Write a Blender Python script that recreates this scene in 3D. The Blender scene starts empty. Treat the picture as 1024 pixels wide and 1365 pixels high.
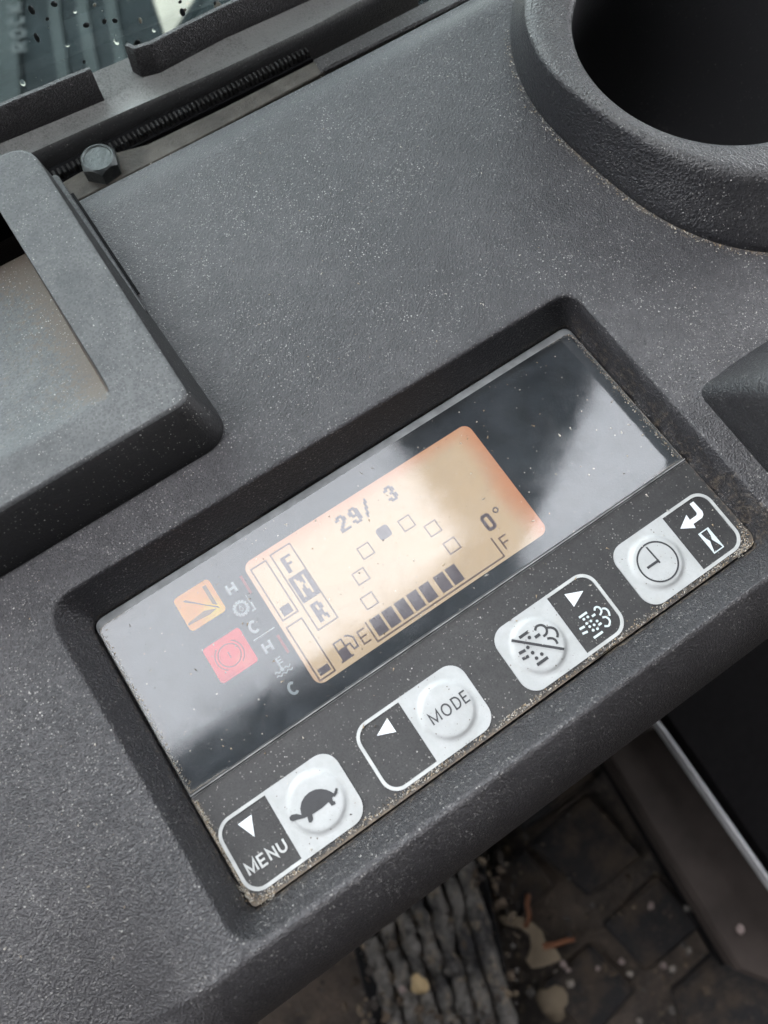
import bpy, math, random
import numpy as np
from mathutils import Matrix, Vector, noise

# ------------------------------------------------------------------ scale
S = 0.035            # one working unit (the width of one push button) is 35 mm
random.seed(7)
rng = np.random.default_rng(7)
scn = bpy.context.scene
COL = scn.collection

# ------------------------------------------------------------------ camera
RC = np.array([[0.83017, -0.55751, 0.00086], [-0.53336, -0.79465, -0.28992], [0.16231, 0.24022, -0.95705]])
CAM = np.array([1.38322, 0.11816, 5.73799])
FPX = 980.93
cd = bpy.data.cameras.new('camera')
cam = bpy.data.objects.new('camera', cd)
COL.objects.link(cam)
scn.camera = cam
cam.matrix_world = Matrix([[RC[0][i], -RC[1][i], -RC[2][i], CAM[i] * S] for i in range(3)] + [[0, 0, 0, 1]])
cd.sensor_fit = 'VERTICAL'
cd.sensor_height = 36.0
cd.lens = FPX / 1365 * 36
cd.clip_start = 0.01
cd.clip_end = 100
cd.dof.use_dof = True
cd.dof.focus_distance = 6.1 * S
cd.dof.aperture_fstop = 11.0


def at(px, py, z=0.0):
    """photo pixel (1024 x 1365) to the point where its ray meets height z, in working units"""
    d = RC.T @ np.array([(px - 512) / FPX, (py - 682.5) / FPX, 1.0])
    k = (z - CAM[2]) / d[2]
    p = CAM + k * d
    return (float(p[0]), float(p[1]), float(z))


# ------------------------------------------------------------------ world, sun, exposure
SUN_EL, SUN_AZ = math.radians(42), math.radians(24)   # azimuth from +v (outside the side window) towards -u
w = bpy.data.worlds.new('World')
scn.world = w
w.use_nodes = True
nt = w.node_tree
nt.nodes.clear()
sky = nt.nodes.new('ShaderNodeTexSky')
sky.sky_type = 'NISHITA'
sky.sun_disc = False
sky.sun_elevation = SUN_EL
sky.sun_rotation = -SUN_AZ
sky.air_density = 1.0
sky.dust_density = 3.0
hs = nt.nodes.new('ShaderNodeHueSaturation')
hs.inputs['Saturation'].default_value = 0.22
bgn = nt.nodes.new('ShaderNodeBackground')
bgn.inputs['Strength'].default_value = 0.15
wo = nt.nodes.new('ShaderNodeOutputWorld')
nt.links.new(sky.outputs[0], hs.inputs['Color'])
# broken cloud cover
wtc = nt.nodes.new('ShaderNodeTexCoord')
wn = nt.nodes.new('ShaderNodeTexNoise')
wn.inputs['Scale'].default_value = 1.6
wn.inputs['Detail'].default_value = 5
nt.links.new(wtc.outputs['Generated'], wn.inputs['Vector'])
wr = nt.nodes.new('ShaderNodeMapRange')
wr.inputs[1].default_value = .3
wr.inputs[2].default_value = .7
wr.inputs[3].default_value = .70
wr.inputs[4].default_value = .97
nt.links.new(wn.outputs['Fac'], wr.inputs[0])
wm = nt.nodes.new('ShaderNodeMix')
wm.data_type = 'RGBA'
nt.links.new(wr.outputs[0], wm.inputs[0])
nt.links.new(hs.outputs[0], wm.inputs[6])
wm.inputs[7].default_value = (8.9, 9.0, 9.35, 1)
nt.links.new(wm.outputs[2], bgn.inputs['Color'])
nt.links.new(bgn.outputs[0], wo.inputs['Surface'])

sl = bpy.data.lights.new('sun', 'SUN')
sl.energy = 0.5
sl.angle = math.radians(30)
sl.color = (1.0, 0.97, 0.93)
so = bpy.data.objects.new('sun', sl)
COL.objects.link(so)
sdir = Vector((-math.sin(SUN_AZ) * math.cos(SUN_EL), math.cos(SUN_AZ) * math.cos(SUN_EL), math.sin(SUN_EL)))
so.rotation_euler = sdir.to_track_quat('Z', 'Y').to_euler()

scn.view_settings.view_transform = 'Standard'
scn.view_settings.look = 'None'
scn.view_settings.gamma = 1
scn.view_settings.exposure = 2.5
scn.render.engine = 'CYCLES'
scn.cycles.max_bounces = 5
scn.cycles.transparent_max_bounces = 12
scn.cycles.sample_clamp_indirect = 6
scn.cycles.use_denoising = True


# ------------------------------------------------------------------ material helpers
class NT:
    def __init__(s, name):
        s.m = bpy.data.materials.new(name)
        s.m.use_nodes = True
        s.t = s.m.node_tree
        s.t.nodes.clear()
        s.out = s.n('ShaderNodeOutputMaterial')
        tc = s.n('ShaderNodeTexCoord')
        mp = s.n('ShaderNodeMapping')
        mp.inputs['Scale'].default_value = (1 / S, 1 / S, 1 / S)
        s.l(tc.outputs['Object'], mp.inputs['Vector'])
        s.co = mp.outputs[0]

    def n(s, t, **k):
        nd = s.t.nodes.new(t)
        for a, b in k.items():
            setattr(nd, a, b)
        return nd

    def l(s, a, b):
        s.t.links.new(a, b)

    def put(s, sock, v):
        if v is None:
            return
        if isinstance(v, bpy.types.NodeSocket):
            s.l(v, sock)
        else:
            sock.default_value = v

    def noise(s, scale, detail=3, rough=.55, vec=None, dist=0):
        n = s.n('ShaderNodeTexNoise')
        s.l(vec or s.co, n.inputs['Vector'])
        n.inputs['Scale'].default_value = scale
        n.inputs['Detail'].default_value = detail
        n.inputs['Roughness'].default_value = rough
        n.inputs['Distortion'].default_value = dist
        return n.outputs['Fac']

    def vor(s, scale, vec=None, feature='F1', rnd=1):
        n = s.n('ShaderNodeTexVoronoi', feature=feature)
        s.l(vec or s.co, n.inputs['Vector'])
        n.inputs['Scale'].default_value = scale
        n.inputs['Randomness'].default_value = rnd
        return n

    def math(s, op, a, b=0.0, c=None, clamp=False):
        n = s.n('ShaderNodeMath', operation=op, use_clamp=clamp)
        s.put(n.inputs[0], a)
        s.put(n.inputs[1], b)
        if c is not None:
            s.put(n.inputs[2], c)
        return n.outputs[0]

    def ramp(s, v, a, b, lo=0.0, hi=1.0):
        n = s.n('ShaderNodeMapRange', clamp=True)
        n.interpolation_type = 'SMOOTHSTEP'
        s.put(n.inputs[0], v)
        for i, x in enumerate((a, b, lo, hi)):
            n.inputs[i + 1].default_value = x
        return n.outputs[0]

    def mix(s, f, a, b):
        n = s.n('ShaderNodeMix', data_type='RGBA')
        s.put(n.inputs[0], f)
        s.put(n.inputs[6], c4(a))
        s.put(n.inputs[7], c4(b))
        return n.outputs[2]

    def bump(s, h, strength, dist, normal=None):
        n = s.n('ShaderNodeBump')
        n.inputs['Strength'].default_value = strength
        n.inputs['Distance'].default_value = dist * S
        s.l(h, n.inputs['Height'])
        if normal is not None:
            s.l(normal, n.inputs['Normal'])
        return n.outputs[0]

    def bsdf(s, color, rough=.5, normal=None, metallic=0.0, spec=.5, **k):
        n = s.n('ShaderNodeBsdfPrincipled')
        s.put(n.inputs['Base Color'], c4(color))
        s.put(n.inputs['Roughness'], rough)
        s.put(n.inputs['Metallic'], metallic)
        s.put(n.inputs['Specular IOR Level'], spec)
        if normal is not None:
            s.l(normal, n.inputs['Normal'])
        for a, b in k.items():
            s.put(n.inputs[a.replace('_', ' ')], c4(b) if isinstance(b, tuple) and len(b) == 3 else b)
        return n.outputs[0]

    def fin(s, sh):
        s.l(sh, s.out.inputs['Surface'])
        return s.m

    def attr(s, name):
        return s.n('ShaderNodeAttribute', attribute_name=name).outputs['Fac']

    def specks(s, scale, r, p, vec=None):
        """small grains: cells whose random value is under p show a dot of radius about r (in cells)"""
        v = s.vor(scale, vec)
        sep = s.n('ShaderNodeSeparateColor')
        s.l(v.outputs['Color'], sep.inputs[0])
        rr = s.math('MULTIPLY', sep.outputs[1], r)
        dot = s.math('LESS_THAN', v.outputs['Distance'], rr)
        pick = s.math('LESS_THAN', sep.outputs[0], p)
        return s.math('MULTIPLY', dot, pick), sep.outputs[2]


def c4(c):
    return (c[0], c[1], c[2], 1.0) if isinstance(c, tuple) and len(c) == 3 else c


def moulded(name, base, dust=(.16, .155, .15), grain=34., gstr=.42, rough=.34, dustiness=.20, speck=1.0, dirtcol=(.20, .155, .11), spec=.5, fine=.3, vary=False):
    """grained black plastic with a film of dust, pale grains and, where the mesh says so, caked dirt"""
    m = NT(name)
    vv = m.n('ShaderNodeVectorMath', operation='MULTIPLY_ADD')
    nz = m.n('ShaderNodeTexNoise')
    m.l(m.co, nz.inputs['Vector'])
    nz.inputs['Scale'].default_value = grain * .6
    nz.inputs['Detail'].default_value = 1
    m.l(nz.outputs['Color'], vv.inputs[0])
    vv.inputs[1].default_value = (.05, .05, .05)
    m.l(m.co, vv.inputs[2])
    v1 = m.vor(grain, vv.outputs[0])
    h = m.ramp(v1.outputs['Distance'], .1, .75)
    hf = m.noise(grain * 3.2, 1, .7)
    height = m.math('ADD', m.math('MULTIPLY', h, -1.0), m.math('MULTIPLY', hf, fine * 2.2))
    sy = m.n('ShaderNodeSeparateXYZ')
    m.l(m.co, sy.inputs[0])
    nrm = m.bump(height, gstr, .03)
    nb_ = [n for n in m.t.nodes if n.type == 'BUMP'][0]
    if vary:
        m.l(m.math('MULTIPLY', m.ramp(m.math('ADD', sy.outputs[1], m.math('MULTIPLY', sy.outputs[0], .25)), -.6, 3.5, 1.45, .9), gstr), nb_.inputs['Strength'])
    big = m.noise(.7, 2, .6)
    mid = m.noise(6, 3, .7)
    film = m.math('MULTIPLY', m.ramp(big, .3, .7, .65, 1.25), m.ramp(mid, .25, .75, .7, 1.3))
    geo = m.n('ShaderNodeNewGeometry')
    sz = m.n('ShaderNodeSeparateXYZ')
    m.l(geo.outputs['Normal'], sz.inputs[0])
    up = m.ramp(sz.outputs['Z'], .3, .99, .05, 1.0)
    film = m.math('MULTIPLY', m.math('MULTIPLY', film, dustiness), up)
    film = m.math('MULTIPLY', film, m.ramp(h, 0, 1, .8, 1.5), clamp=True)
    col = m.mix(film, base, dust)
    if vary:
        mp2 = m.n('ShaderNodeMapping')
        mp2.inputs['Rotation'].default_value = (0, 0, .7)
        mp2.inputs['Scale'].default_value = (.9, 16, 1)
        m.l(m.co, mp2.inputs[0])
        scf = m.math('MULTIPLY', m.ramp(m.noise(1.0, 2, .6, vec=mp2.outputs[0]), .66, .80, 0, .35), m.ramp(big, .45, .6))
        col = m.mix(scf, col, (.12, .118, .115))
    # caked dirt
    d = m.attr('dirt')
    dn = m.noise(22, 3, .75)
    dm = m.math('MULTIPLY', m.ramp(m.math('ADD', d, m.math('MULTIPLY', m.math('SUBTRACT', dn, .5), 1.9)), .35, .95), .85)
    col = m.mix(dm, col, m.mix(mid, (.09, .075, .06), dirtcol))
    # grains
    s1, r1 = m.specks(42, .29, .32 * speck)
    s2, r2 = m.specks(13, .10, .16 * speck)
    s3, r3 = m.specks(64, .45, .55 * speck)
    gc = m.mix(r1, (.20, .195, .185), (.52, .505, .48))
    clump = m.ramp(m.noise(1.7, 4, .7), .34, .68, .35, 1.1)
    msk = m.math('MULTIPLY', m.math('MAXIMUM', m.math('MAXIMUM', m.math('MULTIPLY', s1, .75), s2), m.math('MULTIPLY', s3, .42)), m.math('MULTIPLY', clump, m.ramp(sz.outputs['Z'], -.1, .7, .35, 1.0)))
    col = m.mix(msk, col, gc)
    ro = m.math('ADD', m.math('MULTIPLY', film, .22), rough, clamp=True)
    return m.fin(m.bsdf(col, ro, nrm, spec=spec))


def plain(name, col, rough=.5, bumpscale=60, bstr=.15, var=.25, spec=.5, metallic=0.0, speck=0.0):
    m = NT(name)
    n = m.noise(bumpscale, 4, .65)
    n2 = m.noise(bumpscale * .12, 4, .6)
    c = m.mix(m.ramp(n2, .3, .7), tuple(x * (1 - var) for x in col), tuple(min(1, x * (1 + var)) for x in col))
    if speck:
        s1, r1 = m.specks(30, .2, .3 * speck)
        s2, r2 = m.specks(13, .1, .3 * speck)
        c = m.mix(m.math('MAXIMUM', s1, s2), c, (.42, .40, .37))
    return m.fin(m.bsdf(c, rough, m.bump(n, bstr, .03), metallic, spec))


M = {}
M['console'] = moulded('console_plastic', (.0165, .016, .019), vary=True, grain=54, gstr=.36, dustiness=.17, dust=(.158, .152, .158), rough=.40)
M['tray'] = moulded('tray_plastic', (.028, .029, .032), dirtcol=(.115, .080, .055), dustiness=.30, gstr=.12, grain=40, rough=.5, speck=.6, dust=(.18, .185, .187))
M['tray_shaded'] = moulded('tray_shaded_plastic', (.007, .007, .008), dustiness=.10, gstr=.15, grain=40, rough=.6, speck=.35)  # darker copy of the tray plastic: the wall's shade put into its colour
M['ring'] = moulded('holder_plastic', (.018, .018, .021), gstr=.3, grain=40, dustiness=.24, speck=.5)
M['block'] = moulded('block_plastic', (.014, .014, .016), gstr=.3, grain=46, dustiness=.34, speck=.8)
M['bore'] = moulded('holder_bore_plastic', (.030, .030, .032), gstr=.1, grain=30, dustiness=.05, speck=.12)
M['facia'] = moulded('facia_film', (.0135, .0135, .0155), dust=(.17, .17, .165), grain=60, gstr=.08, fine=.4, rough=.5, dustiness=.10, speck=.4)
M['rail'] = moulded('rail_rubber', (.045, .045, .047), dust=(.26, .26, .25), gstr=.3, grain=50, dustiness=.75, speck=.5)
M['flange'] = moulded('flange_rubber', (.020, .018, .020), gstr=.5, grain=55, dustiness=.25, speck=.6)
M['black'] = plain('black_rubber', (.006, .006, .007), .7, spec=.15)
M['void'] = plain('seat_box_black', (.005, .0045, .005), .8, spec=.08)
M['bracket'] = plain('dusty_steel', (.085, .076, .064), .55, 30, .5, .35)
M['tooth'] = plain('edge_trim_rubber', (.022, .021, .020), .7)
M['bolt'] = plain('zinc_steel', (.12, .13, .13), .40, 25, .35, .45, metallic=.75)


def white_print():
    m = NT('white_print')
    n = m.noise(50, 4, .7)
    c = m.mix(m.ramp(m.noise(4, 5, .7), .3, .75), (.36, .372, .375), (.435, .448, .455))
    s1, r1 = m.specks(34, .22, .26)
    s2, r2 = m.specks(16, .12, .22)
    s3, r3 = m.specks(60, .25, .12)
    c = m.mix(m.math('MAXIMUM', m.math('MAXIMUM', s1, s2), m.math('MULTIPLY', s3, .5)), c, (.16, .14, .12))
    g = m.ramp(m.noise(9, 5, .8), .50, .78, 0, .42)
    c = m.mix(g, c, (.36, .34, .31))
    return m.fin(m.bsdf(c, .45, m.bump(n, .12, .02), spec=.4))


M['white'] = white_print()
M['symbol_white'] = plain('symbol_white', (.66, .70, .74), .5, 60, .1, .05, speck=0)
M['line_white'] = plain('line_white', (.42, .43, .43), .5, 60, .1, .12)
M['ink'] = plain('dark_ink', (.035, .036, .04), .5, 60, .1, .15, speck=.5)
M['legend'] = plain('legend_print', (.55, .62, .64), .5, 60, .1, .05, spec=0)
M['lcd_ink'] = plain('liquid_crystal', (.21, .185, .215), .5, 90, .05, .10, spec=0)
M['lcd_line'] = plain('liquid_crystal_outline', (.25, .19, .18), .5, 90, .05, .10, spec=0)
M['backing'] = plain('window_backing', (.022, .028, .036), .5, 40, .1, .25, spec=0)
M['lamp_ink'] = plain('lamp_ink', (.22, .13, .06), .5, 60, .1, .1, spec=0)
M['red_bar'] = plain('red_print', (.35, .05, .04), .5, 60, .1, .1, spec=0)
M['redline'] = plain('red_lamp_ink', (.32, .03, .03), .5, 60, .1, .1, spec=0)


def lamp(name, a, b, cu, cv, rad):
    """coloured lamp lens with a paler round spot mixed into its colour"""
    m = NT(name)
    d = m.n('ShaderNodeVectorMath', operation='DISTANCE')
    m.l(m.co, d.inputs[0])
    d.inputs[1].default_value = (cu, cv, 0)
    f = m.ramp(d.outputs['Value'], 0.02, rad, 1, 0)
    f = m.math('MULTIPLY', f, m.ramp(m.noise(14, 3), .3, .6, .6, 1))
    return m.fin(m.bsdf(m.mix(f, a, b), .4, m.bump(m.noise(40, 3), .1, .02), spec=0))


M['orange'] = lamp('amber_lens', (.92, .36, .03), (.97, .76, .01), .80, 1.64, .17)
M['red'] = lamp('red_lens', (.92, .03, .04), (.97, .14, .10), .80, 1.18, .14)


def lcd_mat():
    m = NT('lcd_backlight')
    sx = m.n('ShaderNodeSeparateXYZ')
    m.l(m.co, sx.inputs[0])
    wob = m.math('MULTIPLY', m.math('SUBTRACT', m.noise(2.2, 3), .5), .16)
    er = m.ramp(m.math('ADD', sx.outputs[0], wob), 3.16, 3.42)
    et = m.ramp(m.math('ADD', sx.outputs[1], m.math('MULTIPLY', wob, .5)), 1.68, 1.86)
    el = m.ramp(m.math('ADD', sx.outputs[0], wob), 1.24, 1.12)
    e = m.math('MAXIMUM', er, m.math('MULTIPLY', et, .75))
    e = m.math('MAXIMUM', e, m.math('MULTIPLY', el, .45))
    col = m.mix(e, (.185, .145, .105), (.20, .09, .055))
    em = m.mix(e, (.108, .082, .054), (.105, .048, .026))
    return m.fin(m.bsdf(col, .5, m.bump(m.noise(90, 2), .04, .01), spec=0, Emission_Color=em, Emission_Strength=1.0))


M['lcd'] = lcd_mat()


def glass_mat(name, tint, dust, ior=1.78, rough=.055, sp=1.0, dirt=True):
    m = NT(name)
    fr = m.n('ShaderNodeFresnel')
    fr.inputs['IOR'].default_value = ior
    tr = m.n('ShaderNodeBsdfTransparent')
    tr.inputs[0].default_value = c4(tint)
    gl = m.n('ShaderNodeBsdfGlossy')
    gl.inputs['Color'].default_value = (.96, .98, 1, 1)
    sm = m.noise(3.0, 5, .7, dist=.8)
    m.put(gl.inputs['Roughness'], m.ramp(sm, .3, .75, rough, rough * 2.5))
    mx = m.n('ShaderNodeMixShader')
    m.l(fr.outputs[0], mx.inputs[0])
    m.l(tr.outputs[0], mx.inputs[1])
    m.l(gl.outputs[0], mx.inputs[2])
    s1, r1 = m.specks(30, .20, .22 * sp)
    s2, r2 = m.specks(14, .085, .22 * sp)
    s3, r3 = m.specks(56, .26, .26 * sp)
    # short scratches: stretched noise
    mp = m.n('ShaderNodeMapping')
    mp.inputs['Rotation'].default_value = (0, 0, .35)
    mp.inputs['Scale'].default_value = (2.0, 34, 1)
    m.l(m.co, mp.inputs[0])
    sc = m.ramp(m.noise(1.0, 3, .6, vec=mp.outputs[0]), .70, .80, 0, .10)
    film = m.ramp(m.noise(1.3, 6, .75, dist=1.2), .35, .68, dust * .8, dust * 1.7)  # dust film whose patches also paint in the blurred outside reflection
    msk = m.math('MAXIMUM', m.math('MAXIMUM', m.math('MULTIPLY', s1, .6), m.math('MULTIPLY', s2, .9)), m.math('MULTIPLY', s3, .3))
    msk = m.math('MAXIMUM', msk, m.math('ADD', film, sc))
    col = m.mix(m.math('MAXIMUM', s1, s2), (.26, .285, .31), m.mix(r2, (.08, .07, .06), (.62, .60, .56)))
    if dirt:
        d = m.attr('dirt')
        dn = m.noise(20, 6, .8)
        dm = m.ramp(m.math('ADD', d, m.math('MULTIPLY', m.math('SUBTRACT', dn, .5), 1.5)), .45, 1.1, 0, .85)
        msk = m.math('MAXIMUM', msk, dm)
        col = m.mix(dm, col, m.mix(m.noise(45, 3), (.06, .05, .04), (.30, .24, .17)))
    df = m.n('ShaderNodeBsdfDiffuse')
    m.put(df.inputs[0], col)
    m2 = m.n('ShaderNodeMixShader')
    m.put(m2.inputs[0], msk)
    m.l(mx.outputs[0], m2.inputs[1])
    m.l(df.outputs[0], m2.inputs[2])
    return m.fin(m2.outputs[0])


M['glass'] = glass_mat('display_glass', (.93, .95, .96), .085)
M['pane'] = glass_mat('cab_glass', (.82, .88, .88), .02, 1.45, .01, .25, dirt=False)
M['pane_up'] = M['pane']

# ------------------------------------------------------------------ mesh helpers


def link(o, parent=None):
    COL.objects.link(o)
    if parent is not None:
        o.parent = parent
    return o


def tag(o, label=None, cat=None, group=None, kind=None):
    for k, v in (('label', label), ('category', cat), ('group', group), ('kind', kind)):
        if v:
            o[k] = v
    return o


def empty(name, loc=(0, 0, 0)):
    o = bpy.data.objects.new(name, None)
    o.empty_display_size = .01
    # parts keep scene coordinates: the empty stands at the thing's base and parts are offset back
    o.location = Vector(loc) * S
    COL.objects.link(o)
    return o


def mesh(name, verts, faces, mat, parent=None, smooth=True, attrs=None, autosmooth=None):
    me = bpy.data.meshes.new(name)
    V = np.asarray(verts, dtype=float) * S
    me.from_pydata(V.tolist(), [], [tuple(int(i) for i in f) for f in faces])
    me.validate()
    for ma in (mat if isinstance(mat, (list, tuple)) else [mat]):
        me.materials.append(ma)
    if smooth:
        me.polygons.foreach_set('use_smooth', [True] * len(me.polygons))
        if autosmooth is not None:
            me.set_sharp_from_angle(angle=math.radians(autosmooth))
    if attrs:
        for k, a in attrs.items():
            at_ = me.attributes.new(k, 'FLOAT', 'POINT')
            at_.data.foreach_set('value', np.asarray(a, dtype=np.float32))
    me.update()
    o = bpy.data.objects.new(name, me)
    COL.objects.link(o)
    if parent is not None:
        o.parent = parent
        # keep the part where its coordinates say: undo the summed offset of its ancestors
        off = Vector((0, 0, 0))
        p = parent
        while p is not None:
            off += p.location
            p = p.parent
        o.location = -off
    return o


class MB:
    def __init__(s):
        s.v = []
        s.f = []

    def add(s, v, f):
        n = len(s.v)
        s.v += [tuple(p) for p in v]
        s.f += [tuple(i + n for i in q) for q in f]

    def box(s, a, b):
        x0, y0, z0 = a
        x1, y1, z1 = b
        s.add([(x0, y0, z0), (x1, y0, z0), (x1, y1, z0), (x0, y1, z0), (x0, y0, z1), (x1, y0, z1), (x1, y1, z1), (x0, y1, z1)],
              [(0, 3, 2, 1), (4, 5, 6, 7), (0, 1, 5, 4), (1, 2, 6, 5), (2, 3, 7, 6), (3, 0, 4, 7)])

    def prism(s, pts, z0, z1, ch=0.0):
        """flat outline (counter-clockwise or not) raised from z0 to z1, optional small chamfer"""
        P = [tuple(p[:2]) for p in pts]
        A = sum(P[i][0] * P[(i + 1) % len(P)][1] - P[(i + 1) % len(P)][0] * P[i][1] for i in range(len(P)))
        if A < 0:
            P = P[::-1]
        n = len(P)
        if ch:
            Q = inset(P, ch)
            s.add([(x, y, z0) for x, y in P] + [(x, y, z1 - ch) for x, y in P] + [(x, y, z1) for x, y in Q],
                  [tuple(range(2 * n, 3 * n)), tuple(range(n - 1, -1, -1))] + [(i, (i + 1) % n, n + (i + 1) % n, n + i) for i in range(n)]
                  + [(n + i, n + (i + 1) % n, 2 * n + (i + 1) % n, 2 * n + i) for i in range(n)])
        else:
            s.add([(x, y, z0) for x, y in P] + [(x, y, z1) for x, y in P],
                  [tuple(range(n, 2 * n)), tuple(range(n - 1, -1, -1))] + [(i, (i + 1) % n, n + (i + 1) % n, n + i) for i in range(n)])

    def ribbon(s, pts, wd, z0, z1, closed=False):
        P = [Vector(p[:2]) for p in pts]
        n = len(P)
        L, Rr = [], []
        for i in range(n):
            if closed:
                a, b = P[i - 1], P[(i + 1) % n]
            else:
                a, b = P[max(0, i - 1)], P[min(n - 1, i + 1)]
            d1 = (P[i] - a).normalized() if (P[i] - a).length > 1e-9 else (b - P[i]).normalized()
            d2 = (b - P[i]).normalized() if (b - P[i]).length > 1e-9 else d1
            n1 = Vector((-d1.y, d1.x))
            n2 = Vector((-d2.y, d2.x))
            m = (n1 + n2)
            if m.length < 1e-6:
                m = n1
            m.normalize()
            k = wd / 2 / max(.35, m.dot(n1))
            L.append(P[i] + m * k)
            Rr.append(P[i] - m * k)
        V = [(p.x, p.y, z) for z in (z0, z1) for p in L] + [(p.x, p.y, z) for z in (z0, z1) for p in Rr]
        # order: L0(z0) 0..n, L1(z1) n..2n, R0 2n..3n, R1 3n..4n
        F = []
        m = n if closed else n - 1
        for i in range(m):
            j = (i + 1) % n
            F += [(n + i, 3 * n + i, 3 * n + j, n + j), (i, j, 2 * n + j, 2 * n + i), (i, n + i, n + j, j), (2 * n + i, 2 * n + j, 3 * n + j, 3 * n + i)]
        if not closed:
            F += [(0, 2 * n, 3 * n, n), (n - 1, 2 * n - 1, 4 * n - 1, 3 * n - 1)]
        s.add(V, F)

    def loft(s, loops, cap=True, capbot=False):
        n = len(loops[0])
        V = [p for L in loops for p in L]
        F = []
        for k in range(len(loops) - 1):
            for i in range(n):
                j = (i + 1) % n
                F.append((k * n + i, k * n + j, (k + 1) * n + j, (k + 1) * n + i))
        if cap:
            F.append(tuple((len(loops) - 1) * n + i for i in range(n)))
        if capbot:
            F.append(tuple(reversed(range(n))))
        s.add(V, F)

    def build(s, name, mat, parent=None, smooth=False, auto=None, attrs=None):
        return mesh(name, s.v, s.f, mat, parent, smooth or auto is not None, attrs, auto)


def inset(P, d):
    n = len(P)
    Q = []
    for i in range(n):
        a, b, c = Vector(P[i - 1]), Vector(P[i]), Vector(P[(i + 1) % n])
        d1 = (b - a).normalized()
        d2 = (c - b).normalized()
        m = Vector((-d1.y, d1.x)) + Vector((-d2.y, d2.x))
        m.normalize()
        k = d / max(.3, m.dot(Vector((-d1.y, d1.x))))
        q = b + m * k
        Q.append((q.x, q.y))
    return Q


def arc(cx, cy, r, a0, a1, n=12):
    return [(cx + r * math.cos(math.radians(a0 + (a1 - a0) * i / n)), cy + r * math.sin(math.radians(a0 + (a1 - a0) * i / n))) for i in range(n + 1)]


def z3(P, z):
    return [(x, y, z) for x, y in P]


def rrect(x0, y0, x1, y1, r=(.1, .1, .1, .1), n=8):
    """rounded rectangle, radii in the order BL, BR, TR, TL"""
    if not isinstance(r, (tuple, list)):
        r = (r,) * 4
    return (arc(x0 + r[0], y0 + r[0], r[0], 180, 270, n) + arc(x1 - r[1], y0 + r[1], r[1], 270, 360, n)
            + arc(x1 - r[2], y1 - r[2], r[2], 0, 90, n) + arc(x0 + r[3], y1 - r[3], r[3], 90, 180, n))


def roundpoly(P, r, n=8):
    """convex polygon, counter-clockwise, with its corners rounded"""
    out = []
    m = len(P)
    rs = r if isinstance(r, (list, tuple)) else [r] * m
    for i in range(m):
        a, b, c = Vector(P[i - 1][:2]), Vector(P[i][:2]), Vector(P[(i + 1) % m][:2])
        d1 = (a - b).normalized()
        d2 = (c - b).normalized()
        ang = d1.angle(d2)
        t = rs[i] / math.tan(ang / 2)
        p0 = b + d1 * t
        p2 = b + d2 * t
        for k in range(n + 1):
            u = k / n
            q = p0 * (1 - u) ** 2 + b * 2 * u * (1 - u) + p2 * u * u
            # blend towards a true arc
            out.append((q.x, q.y))
    return out


def sdf_poly(X, Y, P):
    """signed distance to polygon P, negative inside"""
    P = np.array([p[:2] for p in P])
    n = len(P)
    d = np.full(X.shape, 1e9)
    ins = np.zeros(X.shape, bool)
    for i in range(n):
        a, b = P[i], P[(i + 1) % n]
        e = b - a
        wx, wy = X - a[0], Y - a[1]
        t = np.clip((wx * e[0] + wy * e[1]) / (e @ e), 0, 1)
        d = np.minimum(d, np.hypot(wx - t * e[0], wy - t * e[1]))
        c = ((a[1] > Y) != (b[1] > Y)) & (X < (b[0] - a[0]) * (Y - a[1]) / (b[1] - a[1] + 1e-12) + a[0])
        ins ^= c
    return np.where(ins, -d, d)


def sdf_line(X, Y, a, b):
    e = np.array(b[:2]) - np.array(a[:2])
    wx, wy = X - a[0], Y - a[1]
    t = np.clip((wx * e[0] + wy * e[1]) / (e @ e), 0, 1)
    return np.hypot(wx - t * e[0], wy - t * e[1])


def sstep(x, a, b):
    t = np.clip((x - a) / (b - a), 0, 1)
    return t * t * (3 - 2 * t)


# ================================================================== SETTING
# cab: roof lining with the side window opening and the front opening, rear wall
st = MB()
st.prism([(-60, -34), (11.7, -34), (11.7, 3.4), (10.6, 5.9), (9.6, 5.6), (7.6, 5.05), (5.8, 4.9), (-60, 5.1)], 30, 31.5)
st.prism([(11.7, 3.4), (23.5, 10.1), (23.5, 60), (10.3, 60), (10.3, 9.5), (10.15, 7.6), (10.6, 5.9)], 30, 31.5)
st.prism([(11.7, -34), (60, -34), (60, 1.6), (11.7, 1.6)], 30, 31.5)
st.prism([(25, 1.6), (60, 1.6), (60, 60), (25, 60)], 30, 31.5)
o = st.build('ceiling', plain('roof_lining', (.05, .05, .052), .9, 12, .3, .2))
tag(o, kind='structure')
st = MB()
st.box((-60, -35.5, -14), (60, -34, 30))
st.box((-61.5, -35.5, -14), (-60, 6, 30))
o = st.build('wall', plain('cab_wall_lining', (.05, .05, .052), .9, 12, .3, .2))
tag(o, kind='structure')

# ground outside the cab
gm = plain('ground_concrete', (.20, .19, .155), .9, 3, .4, .18)
st = MB()
st.add([(-900, 7.5, -34), (900, 7.5, -34), (900, 1500, -34), (-900, 1500, -34)], [(0, 1, 2, 3)])
st.add([(-900, -1500, -34), (900, -1500, -34), (900, 7.5, -34), (-900, 7.5, -34)], [(0, 1, 2, 3)])
tag(st.build('ground', gm), kind='structure')

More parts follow.
